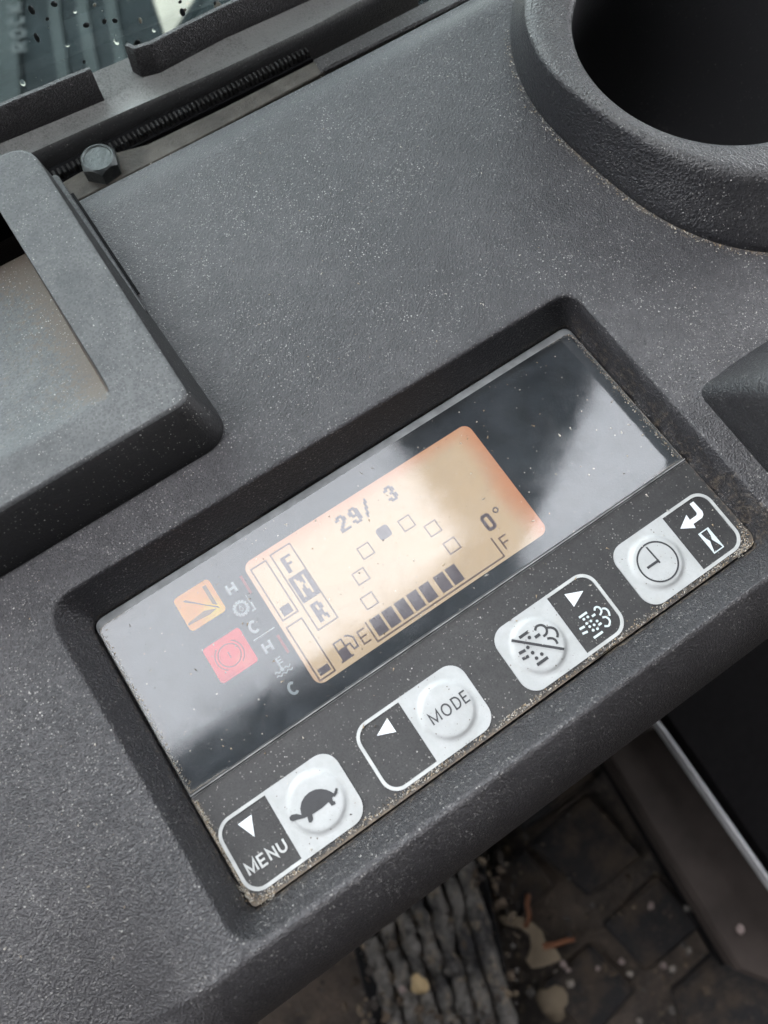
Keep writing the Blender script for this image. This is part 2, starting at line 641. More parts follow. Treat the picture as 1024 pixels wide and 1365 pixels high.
# ================================================================== OPERATOR CONSOLE
IN = [(-.04, -.36), (4.735, -.345), (4.665, 2.10), (-.045, 2.085)]
OUT = [at(x, y, .36)[:2] for x, y in ((322.8, 1271.7), (1071, 733), (760, 386), (57.5, 810))]
INR = roundpoly(IN, [.07, .13, .10, .10], 8)
OUTR = roundpoly(OUT, [.22, .3, .19, .24], 10)
ZT = .36
con = empty('operator_console', (2, 2, -6))
tag(con, 'large dusty black grained plastic control console that fills the picture and holds the display', 'console')


def seg(*a):
    out = [a[0]]
    for i in range(1, len(a), 2):
        n = max(1, round(abs(a[i] - out[-1]) / a[i + 1]))
        out += list(np.linspace(out[-1], a[i], n + 1)[1:])
    return np.array(out)


us = seg(-4, -.5, .07, -.26, .015, .30, .01, 4.40, .05, 5.05, .01, 6.5, .04, 10, .1)
vs = seg(-.54, -.28, .01, 1.75, .05, 2.36, .01, 4.9, .06, 5.34, .02, 5.40, .01)
U, V = np.meshgrid(us, vs)
din = sdf_poly(U, V, INR)
dout = -sdf_poly(U, V, OUTR)
t = np.clip(din / (np.maximum(din, 0) + np.maximum(dout, 0) + 1e-9), 0, 1)
t = np.where(din <= 0, 0, np.where(dout <= 0, 1, t))


def wallprof(t):
    # steep at the foot, straight, soft shoulder
    return np.where(t < .1, t * 1.6, .16 + (t - .1) / .9 * .84 * 1.0)


soft = np.clip(1 - np.exp(-np.maximum(-dout, 0) / .014), 0, 1)
Z = ZT * (.94 * wallprof(t) + .06 * soft)
Z = np.where(din <= 0, -.14 + 0 * Z, Z)
# gently crowned top, edge roll towards the window side
far = sstep(V, 5.0, 5.40)
Z = Z - .10 * far ** 2
Z += np.where(dout < 0, .012 * np.sin(U * .9 + .4) * sstep(-dout, 0, .6), 0)
Z -= .085 * np.maximum(0, 1.7 - V) ** 2 * sstep(-U, .28, 1.2)
Z -= .05 * np.maximum(0, -.3 - U) ** 2 * (V < 2.6)
# right of the recess the moulding swells a little towards the switch block
Z += .05 * np.exp(-((U - 5.1) / .16) ** 2) * sstep(-V, -1.9, -.6) * (dout < 0)
# slot beside the tray
slot = sdf_line(U, V, (1.72, 4.3), (1.72, 5.52))
Vt = sdf_line(U, V, (6.9, 1.2), (6.9, 1.2))
dirt = np.zeros_like(U)
ringfoot_r = [(0, 2.2), (60, 2.2), (90, 2.1), (118, 1.90), (135, 1.75), (146, 1.685), (164, 1.575), (180, 1.51), (194, 1.50), (216, 1.68), (236, 1.93), (247, 2.08), (262, 2.2), (300, 2.25), (360, 2.2)]
ringsho_r = [(0, 1.75), (60, 1.75), (90, 1.75), (118, 1.74), (135, 1.70), (150, 1.66), (169, 1.52), (186, 1.43), (205, 1.44), (222, 1.53), (242, 1.65), (262, 1.72), (300, 1.75), (360, 1.75)]
RCX, RCY = 7.092, 3.426


def polar(tab, a):
    a = a % 360
    A = np.array([x[0] for x in tab], float)
    R_ = np.array([x[1] for x in tab], float)
    # smooth periodic interpolation
    k = np.linspace(-14, 14, 9)
    return .978 * float(np.mean([np.interp((a + q) % 360, A, R_) for q in k]))


ring_poly = [(RCX + polar(ringfoot_r, a) * math.cos(math.radians(a)), RCY + polar(ringfoot_r, a) * math.sin(math.radians(a))) for a in range(0, 360, 6)]
drg = sdf_poly(U, V, ring_poly)
dirt = np.maximum(dirt, .50 * np.exp(-np.maximum(drg, 0) / .06) * (V < 3.4) + .25 * np.exp(-np.maximum(drg, 0) / .05))
dirt = np.maximum(dirt, (dout > -.02) * np.exp(-np.maximum(din, 0) / .03) * .6 * (V < .3))
dirt = np.maximum(dirt, (dout > 0) * np.exp(-np.maximum(din, 0) / .03) * .5)
dirt = np.where(din < 0, .3, dirt)
nv, nu = U.shape
verts = np.stack([U, V, Z], -1).reshape(-1, 3)
idx = np.arange(nu * nv).reshape(nv, nu)
q = np.stack([idx[:-1, :-1], idx[:-1, 1:], idx[1:, 1:], idx[1:, :-1]], -1).reshape(-1, 4)
# the recess floor is open where the display sits: drop its inner cells; also the slot by the tray
cu = (U[:-1, :-1] + U[1:, 1:]) / 2
cv = (V[:-1, :-1] + V[1:, 1:]) / 2
keep = ~(((cu > .3) & (cu < 4.4) & (cv > -.1) & (cv < 1.8)) | (np.hypot(cu - RCX, cv - RCY) < 1.33) | ((cu < 1.45) & (cv > 2.9))).reshape(-1)
q = q[keep]
# front roll
verts = [verts]
dl = [dirt.reshape(-1)]
base = idx[0]
prof = []
for i in range(1, 27):
    th = .76 + (math.pi / 2 - .76) * i / 26
    c0, s0 = math.cos(.76), math.sin(.76)
    prof.append((-.54 - .50 * (math.sin(th) - s0) / (1 - s0), ZT - .95 * (c0 - math.cos(th)) / c0))
prof += [(-1.05, -1.2), (-1.04, -2.0), (-1.0, -6.0)]
cnt = nu * nv
faces = [q]
prev = base
zbase = Z[0]
for k, (pv, pz) in enumerate(prof):
    row = np.stack([us, np.full(nu, pv), pz + (zbase - ZT) * max(0, 1 - k / 20)], -1)
    verts.append(row)
    dl.append(np.zeros(nu))
    cur = np.arange(cnt, cnt + nu)
    cnt += nu
    faces.append(np.stack([cur[:-1], cur[1:], prev[1:], prev[:-1]], -1))
    prev = cur
# turned-down far edge
row0 = idx[-1]
for (pv, pz) in ((5.41, .20), (5.41, -.25)):
    row = np.stack([us, np.full(nu, pv), np.full(nu, pz)], -1)
    verts.append(row)
    dl.append(np.zeros(nu))
    cur = np.arange(cnt, cnt + nu)
    cnt += nu
    faces.append(np.stack([row0[:-1], row0[1:], cur[1:], cur[:-1]], -1))
    row0 = cur
verts = np.concatenate(verts)
faces = np.concatenate(faces)
# trim the part of the sheet left of the tray gap beyond v=4.2 (the tray covers it)
shell = mesh('console_shell', verts, faces, M['console'], con, True, {'dirt': np.concatenate(dl)})

# lower lip on the window side
b = MB()
b.prism([at(418, 78, 0.0), at(600, -16, 0.0), at(700, -60, 0.0), at(716, -40, 0), at(618, 0, 0.0), at(428, 95, 0.0)], -.3, 0.0, .02)
b.build('edge_lip', M['flange'], con, auto=30)

# slit between console and tray, its shade laid on as a black strip, with a side flange
b = MB()
b.loft([z3(rrect(1.50, 3.9, 1.631, 5.50, .02, 2), 0.34), z3(rrect(1.50, 3.9, 1.629, 5.50, .02, 2), 0.52), z3(rrect(1.50, 3.9, 1.620, 5.50, .02, 2), 0.54)])
b.build('side_flange', M['tray'], con, auto=30)
b = MB()
b.box((1.625, 4.19, .33), (1.662, 5.40, .385))
b.build('slit_shade_strip', M['black'], con)

# raised switch block at the right edge
b = MB()
K = at(924, 518, ZT)
Tp = at(1046, 514, 1.25)
lo = []


def blk(ku, kv, r, z):
    return [(x, y, z) for x, y in rrect(ku, kv - 2.6, ku + 3, kv, r, 8)]


n_ = 9
for i in range(n_):
    f = i / (n_ - 1)
    e = 1 - (1 - f) ** 1.25
    lo.append(blk(K[0] + (Tp[0] - K[0]) * f, K[1] + (Tp[1] - K[1]) * f, .12 + .12 * f, ZT - .03 + (1.25 - ZT) * e))
b.loft(lo)
b.build('switch_block', M['block'], con, auto=50)

# ---------------------------------------------- cup holder
cup = empty('cup_holder', (RCX, RCY, .2))
tag(cup, 'black plastic cup holder with a raised rim and deep round well at the top right', 'cup holder')
angs = [i * 2.5 for i in range(144)]


def rloop(f, z, s=0.0):
    out = []
    for a in angs:
        rf = polar(ringfoot_r, a)
        rs = polar(ringsho_r, a)
        ri = 1.232
        if f <= 1:
            r = rf + (rs - rf) * f
        else:
            r = rs + (ri - rs) * (f - 1)
        r += s
        c, s_ = math.cos(math.radians(a)), math.sin(math.radians(a))
        out.append((RCX + r * c, RCY + r * s_, z + .115))
    return out


b = MB()
b.loft([rloop(0, .16), rloop(0, .25), rloop(.10, .31), rloop(.45, .44), rloop(.75, .56), rloop(.90, .625), rloop(1.0, .665), rloop(1.12, .69), rloop(1.3, .70), rloop(1.6, .69), rloop(1.85, .675), rloop(1.95, .665), rloop(2, .64), rloop(2, .60, -.012)], cap=False)
b.build('rim', M['ring'], cup, smooth=True)
b = MB()
b.loft([rloop(2, .60, -.012), rloop(2, .4, -.02), rloop(2, -.5, -.05), rloop(2, -1.4, -.09), rloop(2, -1.5, -.16), rloop(2, -1.52, -.5)])
b.build('well', M['bore'], cup, auto=40)

# ================================================================== STORAGE TRAY (left)
tray = empty('storage_tray', (-.5, 4, .24))
tag(tray, 'grey dusty plastic tray cover with a sloping dirty finger recess, raised at the left edge', 'tray')
ZR = .81
TB = roundpoly([(-6, 2.84), (1.532, 2.863), (1.551, 5.655), (-6, 5.655)], [.1, .13, .22, .1], 8)
FT = roundpoly([(-6, 2.64), (1.662, 2.634), (1.590, 5.77), (-6, 5.77)], [.1, .26, .22, .1], 8)
TB_in = inset(TB, .03)


def lerp2(A, B, f):
    return [(a[0] + (b_[0] - a[0]) * f, a[1] + (b_[1] - a[1]) * f) for a, b_ in zip(A, B)]




b = MB()
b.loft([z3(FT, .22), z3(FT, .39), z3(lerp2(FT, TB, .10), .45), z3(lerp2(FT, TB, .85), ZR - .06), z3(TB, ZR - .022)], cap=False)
b.build('tray_wall', M['tray_shaded'], tray, auto=60)
# top sheet as a fine grid with the finger recess sunk into it
P_RE = at(143, 512, ZR)          # recess corner nearest the camera
P_TL = at(0, 283, ZR)
ur = P_RE[0]
tu = seg(-6, -1.0, .3, .2, .04, ur - .12, .03, ur + .06, .006, 1.4, .05, 1.535, .02)
tv = seg(2.87, 2.93, .02, 3.2, .03, 5.0, .04, 5.35, .012, 5.66, .03)
TU, TV = np.meshgrid(tu, tv)
ve = P_RE[1] - .03
depth = .42 * np.clip((TV - ve + .05) / (5.18 - ve), 0, 1.1) + .05 * sstep(TV, ve - .12, ve + .16)
side = sstep(-(TU - ur), -.0, .035)
hole = (TV > 4.62 - .25 * (TU - .6) ** 2).astype(float) * 0
TZ = ZR - depth * side
lipz = np.zeros_like(TZ)
lipz = np.where(TV > 5.33, 1, 0) * side
TZ = TZ - .10 * side * sstep(TV, 5.06, 5.21) ** 2 - 1.1 * side * sstep(TV - .5 * np.maximum(TU - ur + .12, 0) ** 1, 5.19, 5.25)
tdirt = side * (1.0 * np.exp(-np.maximum(ur - TU, 0) / .20) + .30 + .45 * sstep(TV, 4.5, 5.1)) * sstep(TV, ve - .16, ve + .02)
keepm = sdf_poly(TU, TV, TB_in)
# pull the border vertices onto the rounded outline
cx_, cy_ = 0, 4.3
TBa = np.array(TB_in)
TU2, TV2 = TU.copy(), TV.copy()
out = keepm > 0
for (i, j) in zip(*np.where(out)):
    p = np.array([TU[i, j], TV[i, j]])
    best, bd = None, 9
    for k in range(len(TBa)):
        a, c = TBa[k - 1], TBa[k]
        e = c - a
        if e @ e < 1e-12:
            continue
        tt = np.clip((p - a) @ e / (e @ e), 0, 1)
        qv = a + tt * e
        d_ = np.hypot(*(p - qv))
        if d_ < bd:
            best, bd = qv, d_
    TU2[i, j], TV2[i, j] = best
tn = np.arange(TU.size).reshape(TU.shape)
qf = np.stack([tn[:-1, :-1], tn[:-1, 1:], tn[1:, 1:], tn[1:, :-1]], -1).reshape(-1, 4)
b = MB()
b.box((-6, 2.98, -1.3), (1.5, 5.8, -1.2))  # black box added under the finger recess to keep its opening dark
b.box((-6, 5.56, -1.2), (1.5, 5.66, ZR - .08))
b.build('bin', M['black'], tray)
mesh('tray_top', np.stack([TU2, TV2, TZ], -1).reshape(-1, 3), qf, M['tray'], tray, True, {'dirt': tdirt.reshape(-1)}, 50)
b = MB()
b.loft([z3(TB, ZR - .022), z3(lerp2(TB, TB_in, .5), ZR - .004), z3(TB_in, ZR)], cap=False)
b.build('tray_edge', M['tray'], tray, smooth=True)

# ================================================================== DISPLAY MONITOR
mon = empty('display_monitor', (2.35, .87, -.5))
tag(mon, 'machine display with an orange lit screen and four white push buttons', 'display')
b = MB()
b.prism(inset(INR, -.06), -.5, -.11)
b.build('housing', M['black'], mon)
# key strip
KS = roundpoly([(-.02, -.345), (4.72, -.33), (4.692, .53), (-.03, .53)], [.05, .11, .01, .01], 8)
ksu = seg(-.03, .1, .02, 4.6, .1, 4.72, .02)
ksv = seg(-.345, -.2, .015, .53, .05)
KU, KV = np.meshgrid(ksu, ksv)
kd = -sdf_poly(KU, KV, KS)
nodes_dirt = np.exp(-np.maximum(KV + .345, 0) / .05) * .95 + np.exp(-np.maximum(KU + .03, 0) / .05) * .9 + np.exp(-np.maximum(4.71 - KU, 0) / .05) * .7
nodes_dirt = np.clip(nodes_dirt, 0, 1)
for (i, j) in zip(*np.where(kd < 0)):
    P2 = np.array(KS)
    k = np.argmin(np.hypot(P2[:, 0] - KU[i, j], P2[:, 1] - KV[i, j]))
    KU[i, j], KV[i, j] = P2[k]
kn = np.arange(KU.size).reshape(KU.shape)
kq = np.stack([kn[:-1, :-1], kn[:-1, 1:], kn[1:, 1:], kn[1:, :-1]], -1).reshape(-1, 4)
strip = mesh('key_strip', np.stack([KU, KV, np.zeros_like(KU)], -1).reshape(-1, 3), kq, M['facia'], mon, True, {'dirt': nodes_dirt.reshape(-1)})
b = MB()
b.prism(KS, -.10, -.004)
b.build('key_plate', M['black'], mon)
# window backing and glass
WQ = roundpoly([(-.03, .545), (4.692, .545), (4.655, 2.09), (-.035, 2.075)], [.01, .01, .09, .09], 8)
b = MB()
b.prism(WQ, -.13, -.075)
b.build('window_backing', M['backing'], mon)
ggu = seg(-.03, .12, .015, 4.5, .12, 4.69, .015)
ggv = seg(.56, .62, .02, 1.9, .1, 2.06, .015)
GU, GV = np.meshgrid(ggu, ggv)
GP = roundpoly([(-.015, .56), (4.675, .56), (4.63, 2.015), (-.02, 2.005)], [.01, .01, .08, .08], 8)
gd = sdf_poly(GU, GV, GP)
GPa = np.array(GP)
for (i, j) in zip(*np.where(gd > 0)):
    p = np.array([GU[i, j], GV[i, j]])
    best, bd = p, 9
    for k in range(len(GPa)):
        a, c = GPa[k - 1], GPa[k]
        e = c - a
        if e @ e < 1e-12:
            continue
        tt = np.clip((p - a) @ e / (e @ e), 0, 1)
        qv = a + tt * e
        d_ = np.hypot(*(p - qv))
        if d_ < bd:
            best, bd = qv, d_
    GU[i, j], GV[i, j] = best
gdist = -sdf_poly(GU, GV, GP)
gdirt = np.exp(-np.abs(gdist) / .035)
gdirt = gdirt * np.where(GU < .3, 1.0, np.where(GU > 4.3, .95, .25))
gn = np.arange(GU.size).reshape(GU.shape)
gq = np.stack([gn[:-1, :-1], gn[:-1, 1:], gn[1:, 1:], gn[1:, :-1]], -1).reshape(-1, 4)
ZG = .022
gl = mesh('window_glass', np.stack([GU, GV, np.full_like(GU, ZG)], -1).reshape(-1, 3), gq, M['glass'], mon, False, {'dirt': gdirt.reshape(-1)})
# polished bevel round the glass
b = MB()
WQ2 = roundpoly([(-.03, .538), (4.690, .538), (4.655, 2.09), (-.035, 2.075)], [.01, .01, .09, .09], 8)
b.loft([z3(WQ2, -.06), z3(WQ2, -.012), z3(GP, ZG)], cap=False)
b.build('glass_bevel', plain('glass_edge', (.22, .23, .235), .25, 50, .1, .2), mon)

b = MB()
b.ribbon([(-.02, .5445), (4.685, .5445)], .009, .0, ZG + .004)  # pale ribbons painting the light double line along the glass edge
b.ribbon([(-.02, .5300), (4.688, .5300)], .006, .0, .006)
b.build('edge_glint_lines', plain('edge_glint_grey', (.20, .20, .20), .5, 30, .2, .5), mon)

# LCD
ZL = -.070
lcd = MB()
LP = rrect(1.165, .692, 3.400, 1.842, .075, 8)
lcd.prism(LP, -.10, ZL)
lcd = lcd.build('lcd_screen', M['lcd'], mon)
Z0, Z1 = ZL + .0015, ZL + .006


def lp(name, fn, mat='lcd_ink'):
    b = MB()
    fn(b)
    return b.build(name, M[mat], lcd)


def rect(x0, y0, x1, y1):
    return [(x0, y0), (x1, y0), (x1, y1), (x0, y1)]


for (x0, y0, x1, y1) in ((1.205, 1.275, 1.345, 1.768), (1.200, .722, 1.340, 1.212)):
    lp('gauge_outline', lambda b: b.ribbon(rect(x0, y0, x1, y1), .012, Z0, Z1, True), 'lcd_line')
for (x0, y0, x1, y1) in ((1.232, 1.296, 1.318, 1.374), (1.225, .748, 1.320, .803)):
    lp('gauge_level', lambda b: b.prism(rect(x0, y0, x1, y1), Z0, Z1))
lp('gear_box_outline', lambda b: b.ribbon(rect(1.398, 1.058, 1.580, 1.784), .012, Z0, Z1, True), 'lcd_line')

FONT = {
    '2': ["01110", "11011", "00011", "00110", "01100", "11000", "11111"],
    '9': ["01110", "11011", "11011", "01111", "00011", "11011", "01110"],
    '3': ["01110", "11011", "00011", "00110", "00011", "11011", "01110"],
    '/': ["00001", "00011", "00010", "00110", "00100", "01100", "01000"],
    '0': ["01110", "11011", "11011", "11011", "11011", "11011", "01110"],
    'F': ["11111", "11000", "11000", "11110", "11000", "11000", "11000"],
    'N': ["10001", "11001", "11101", "11011", "10011", "10001", "10001"],
    'R': ["11110", "11011", "11011", "11110", "11110", "11011", "11001"],
}


def glyph(b, ch, x0, y0, x1, y1, z0=None, z1=None):
    g = FONT[ch]
    z0 = Z0 if z0 is None else z0
    z1 = Z1 if z1 is None else z1
    H = len(g)
    for r, row in enumerate(g):
        c = 0
        while c < 5:
            if row[c] == '1':
                e = c
                while e < 5 and row[e] == '1':
                    e += 1
                b.box((x0 + (x1 - x0) * c / 5, y1 - (y1 - y0) * (r + 1) / H, z0), (x0 + (x1 - x0) * e / 5, y1 - (y1 - y0) * r / H, z1))
                c = e
            else:
                c += 1


for ch, x0, x1, y0, y1 in (('2', 1.985, 2.078, 1.612, 1.755), ('9', 2.107, 2.20, 1.612, 1.755), ('/', 2.215, 2.30, 1.61, 1.765), ('3', 2.457, 2.55, 1.608, 1.748)):
    lp('date_digit', lambda b: glyph(b, ch, x0, y0, x1, y1))
lp('angle_digit', lambda b: (b.ribbon(roundpoly([(3.000, .965), (3.062, .965), (3.062, 1.088), (3.000, 1.088)], .022, 3), .028, Z0, Z1, True), b.ribbon(arc(3.141, 1.077, .021, 0, 345, 10), .010, Z0, Z1, True)))
lp('gear_letter', lambda b: glyph(b, 'F', 1.445, 1.570, 1.535, 1.715), 'lcd_ink')
nb = MB()
# the selected gear: a filled cell with the letter left clear
nb.prism(rect(1.412, 1.300, 1.574, 1.535), Z0, Z1)
nb.build('gear_cell', M['lcd_ink'], lcd)
b = MB()
glyph(b, 'N', 1.448, 1.335, 1.538, 1.505, Z1 - .001, Z1 + .002)
b.build('gear_letter', M['lcd'], lcd)
lp('gear_letter', lambda b: glyph(b, 'R', 1.445, 1.095, 1.535, 1.262), 'lcd_ink')
for k, (x, y) in enumerate([(1.860, 1.028), (1.913, 1.230), (2.062, 1.385), (2.270, 1.432), (2.469, 1.392), (2.623, 1.236), (2.668, 1.030)]):
    h = .052
    if k == 3:
        lp('level_square', lambda b: b.prism(rrect(x - .056, y - .054, x + .056, y + .054, .025, 3), Z0, Z1))
    else:
        lp('level_square', lambda b: b.ribbon(rect(x - h, y - h, x + h, y + h), .0105, Z0, Z1, True), 'lcd_line')
bx = [1.770, 1.885, 2.005, 2.124, 2.243, 2.385, 2.500]
for x in bx:
    lp('fuel_bar', lambda b: b.prism(rect(x, .748, x + .094, .900), Z0, Z1))
lp('fuel_scale', lambda b: (b.ribbon([(1.738, .905), (1.738, .722), (2.968, .722), (2.968, .905)], .012, Z0, Z1)), 'lcd_line')
lp('empty_mark', lambda b: (b.ribbon([(1.705, .873), (1.640, .873), (1.640, .765), (1.705, .765)], .012, Z0, Z1), b.ribbon([(1.640, .820), (1.695, .820)], .012, Z0 + .0006, Z1 + .0006)), 'lcd_line')
lp('full_mark', lambda b: (b.ribbon([(3.085, .866), (3.020, .866), (3.020, .758)], .012, Z0, Z1), b.ribbon([(3.020, .815), (3.075, .815)], .012, Z0 + .0006, Z1 + .0006)), 'lcd_line')
lp('fuel_pump_symbol', lambda b: (b.prism(rect(1.430, .740, 1.512, .835), Z0, Z1), b.ribbon([(1.436, .83), (1.436, .900), (1.506, .900), (1.506, .83)], .012, Z0 + .0006, Z1 + .0006), b.ribbon([(1.414, .744), (1.528, .744)], .014, Z0 + .001, Z1 + .001),
                                  b.ribbon([(1.512, .835), (1.548, .835), (1.555, .780), (1.590, .780), (1.596, .862), (1.565, .895), (1.540, .905)], .013, Z0 + .0004, Z1 + .0004)))

# printed legends left of the screen (on the backing, under the glass)
ZB = -.073
ZB1 = -.068


def pr(name, fn, mat='legend', parent=None, z=None):
    b = MB()
    fn(b)
    return b.build(name, M[mat], parent or mon)


def letter(b, ch, x0, y0, w_, h_, t, z0, z1):
    x1, y1 = x0 + w_, y0 + h_
    e = .0006
    if ch == 'H':
        b.ribbon([(x0, y0), (x0, y1)], t, z0, z1)
        b.ribbon([(x1, y0), (x1, y1)], t, z0, z1)
        b.ribbon([(x0 + t / 2, (y0 + y1) / 2), (x1 - t / 2, (y0 + y1) / 2)], t, z0, z1)
    elif ch == 'C':
        b.ribbon([((x0 + x1) / 2 + math.cos(math.radians(a)) * w_ / 2, (y0 + y1) / 2 + math.sin(math.radians(a)) * h_ / 2) for a in range(50, 311, 13)], t, z0, z1)
    elif ch == 'O':
        b.ribbon([((x0 + x1) / 2 + math.cos(math.radians(a)) * w_ / 2, (y0 + y1) / 2 + math.sin(math.radians(a)) * h_ / 2) for a in range(0, 360, 15)], t, z0, z1, True)
    elif ch == 'M':
        b.ribbon([(x0, y0), (x0, y1), ((x0 + x1) / 2, y0 + .01), (x1, y1), (x1, y0)], t, z0, z1)
    elif ch == 'N':
        b.ribbon([(x0, y0), (x0, y1), (x1, y0), (x1, y1)], t, z0, z1)
    elif ch == 'E':
        b.ribbon([(x1, y1), (x0, y1), (x0, y0), (x1, y0)], t, z0, z1)
        b.ribbon([(x0 + t / 2, (y0 + y1) / 2), (x1 - .005, (y0 + y1) / 2)], t, z0, z1)
    elif ch == 'U':
        b.ribbon([(x0, y1), (x0, y0 + w_ / 2)] + arc((x0 + x1) / 2, y0 + w_ / 2, w_ / 2, 190, 350, 9) + [(x1, y0 + w_ / 2), (x1, y1)], t, z0, z1)
    elif ch == 'D':
        b.ribbon([(x0, y0), (x0, y1), (x0 + w_ * .4, y1)] + [((x0 + w_ * .4) + w_ * .6 * math.sin(math.radians(a)), (y0 + y1) / 2 + h_ / 2 * math.cos(math.radians(a))) for a in range(15, 180, 15)] + [(x0 + w_ * .4, y0)], t, z0, z1, True)
    elif ch == 'K':
        b.ribbon([(x0, y0), (x0, y1)], t, z0, z1)
        b.ribbon([(x1, y1), (x0 + t * .6, (y0 + y1) / 2), (x1, y0)], t, z0 + e, z1 + e)
    elif ch == 'R':
        b.ribbon([(x0, y0), (x0, y1), (x1 - .2 * w_, y1), (x1, y0 + .82 * h_), (x1, y0 + .62 * h_), (x1 - .2 * w_, y0 + .48 * h_), (x0, y0 + .48 * h_)], t, z0, z1)
        b.ribbon([(x0 + .5 * w_, y0 + .48 * h_), (x1, y0)], t, z0 + e, z1 + e)


for nm, ch, x, y in (('hot_mark', 'H', .970, 1.682), ('cold_mark', 'C', .960, 1.320), ('hot_mark', 'H', .972, 1.126), ('cold_mark', 'C', .968, .748)):
    pr(nm, lambda b: letter(b, ch, x, y, .058 if ch == 'H' else .062, .086, .021, ZB, ZB1))
pr('divider_line', lambda b: b.ribbon([(.932, 1.270), (1.125, 1.270)], .010, ZB, ZB1))
for (x0, y0, x1, y1) in ((1.100, 1.606, 1.122, 1.772), (1.100, 1.040, 1.122, 1.204)):
    pr('red_bar', lambda b: b.prism(rect(x0, y0, x1, y1), ZB, ZB1), 'red_bar')


def gear(b):
    P = []
    for i in range(14):
        a = 360 / 14 * i
        for da, r in ((-8, .045), (-5, .062), (5, .062), (8, .045)):
            P.append((.983 + r * math.cos(math.radians(a + da)), 1.545 + r * math.sin(math.radians(a + da))))
    b.ribbon(P, .010, ZB, ZB1, True)
    b.ribbon([(.983, 1.570), (.998, 1.540), (.990, 1.523), (.976, 1.523), (.968, 1.540)], .007, ZB, ZB1, True)
    b.ribbon([(1.066, 1.616), (1.066, 1.545)], .006, ZB, ZB1)
    b.ribbon([(1.072, 1.545), (1.072, 1.478), (1.045, 1.478)], .014, ZB + .0006, ZB1 + .0006)


pr('oil_temperature_symbol', gear)


def thermo(b):
    b.ribbon([(1.004, 1.058), (1.004, .965)], .013, ZB, ZB1)
    for y in (1.052, 1.030, 1.008):
        b.ribbon([(1.008, y), (1.040, y)], .008, ZB + .0006, ZB1 + .0006)
    b.prism(arc(1.004, .960, .015, 0, 330, 10), ZB + .001, ZB1 + .001)
    for y, xa, xb in ((.955, .940, .985), (.955, 1.025, 1.078), (.925, .940, 1.078)):
        pts = [(xa + (xb - xa) * i / 14, y + .008 * math.sin(i / 14 * (xb - xa) * 140)) for i in range(15)]
        b.ribbon(pts, .009, ZB + .0003, ZB1 + .0003)


pr('water_temperature_symbol', thermo)
b = MB()
b.prism(rrect(.562, 1.598, .884, 1.905, .035, 5), ZB - .001, ZB1)
lo_ = b.build('warning_lamp', M['orange'], mon)
lo_['label'] = 'amber warning lamp with a folded boom symbol'
b = MB()
zz0, zz1 = ZB1 + .001, ZB1 + .004
b.prism([(.812, 1.866), (.842, 1.866), (.842, 1.672), (.812, 1.700)], zz0, zz1)
b.prism([(.845, 1.640), (.840, 1.660), (.636, 1.832), (.628, 1.846), (.650, 1.845)][::-1], zz0, zz1)
b.prism([(.818, 1.652), (.730, 1.720 - .03), (.578, 1.672), (.566, 1.658), (.76, 1.640)], zz0, zz1)
b.build('boom_symbol', M['lamp_ink'], lo_)
b = MB()
b.prism(rrect(.560, 1.118, .890, 1.432, .028, 5), ZB - .001, ZB1)
lo_ = b.build('warning_lamp', M['red'], mon)
lo_['label'] = 'red warning lamp with a ringed power symbol'
b = MB()
b.ribbon(arc(.722, 1.278, .090, 0, 350, 30), .008, zz0, zz1, True)
b.ribbon(arc(.722, 1.278, .115, 125, 235, 12), .008, zz0, zz1)
b.ribbon(arc(.722, 1.278, .115, -55, 55, 12), .008, zz0, zz1)
b.ribbon([(.722, 1.305), (.722, 1.255)], .008, zz0, zz1)
b.build('power_symbol', M['redline'], lo_)


# ---------------------------------------------- push buttons
def dome(b, cx, cy, R, z):
    loops = []
    n = 72
    for r, h in ((R + .022, .0003), (R + .010, .0015), (R, .005), (R - .010, .012), (R - .020, .018), (R - .030, .0205), (R - .045, .0215), (R * .5, .022)):
        loops.append([(cx + r * math.cos(2 * math.pi * i / n), cy + r * math.sin(2 * math.pi * i / n), z + h) for i in range(n)])
    b.loft(loops)


KZ = .003


def button(x0, x1, xd, side, cx, label):
    """side = +1: white pad right of the divider xd"""
    v0, v1 = -.283, .277
    R = .135
    b = MB()
    if side > 0:
        out_ = rrect(xd, v0, x1, v1, (.001, R, R, .001), 9)
    else:
        out_ = rrect(x0, v0, xd, v1, (R, .001, .001, R), 9)
    b.prism(out_, KZ - .002, KZ + .010)
    pad = b.build('push_button', M['white'], mon)
    pad['label'] = label
    b = MB()
    dome(b, cx, 0.0, .215, KZ + .0104)
    b.build('button_dome', M['white'], pad, smooth=True)
    b = MB()
    hw = .013
    if side > 0:
        pts = [(xd, v0 + hw)] + [(x, y) for x, y in arc(x0 + R, v0 + R, R - hw, 270, 180, 10)] + [(x, y) for x, y in arc(x0 + R, v1 - R, R - hw, 180, 90, 10)] + [(xd, v1 - hw)]
    else:
        pts = [(xd, v0 + hw)] + [(x, y) for x, y in arc(x1 - R, v0 + R, R - hw, -90, 0, 10)] + [(x, y) for x, y in arc(x1 - R, v1 - R, R - hw, 0, 90, 10)] + [(xd, v1 - hw)]
    b.ribbon(pts, 2 * hw, KZ - .002, KZ + .006)
    b.build('button_frame', M['line_white'], pad)
    return pad


ZK0, ZK1 = KZ - .001, KZ + .004
ZD0, ZD1 = KZ + .0104 + .019, KZ + .0104 + .0245
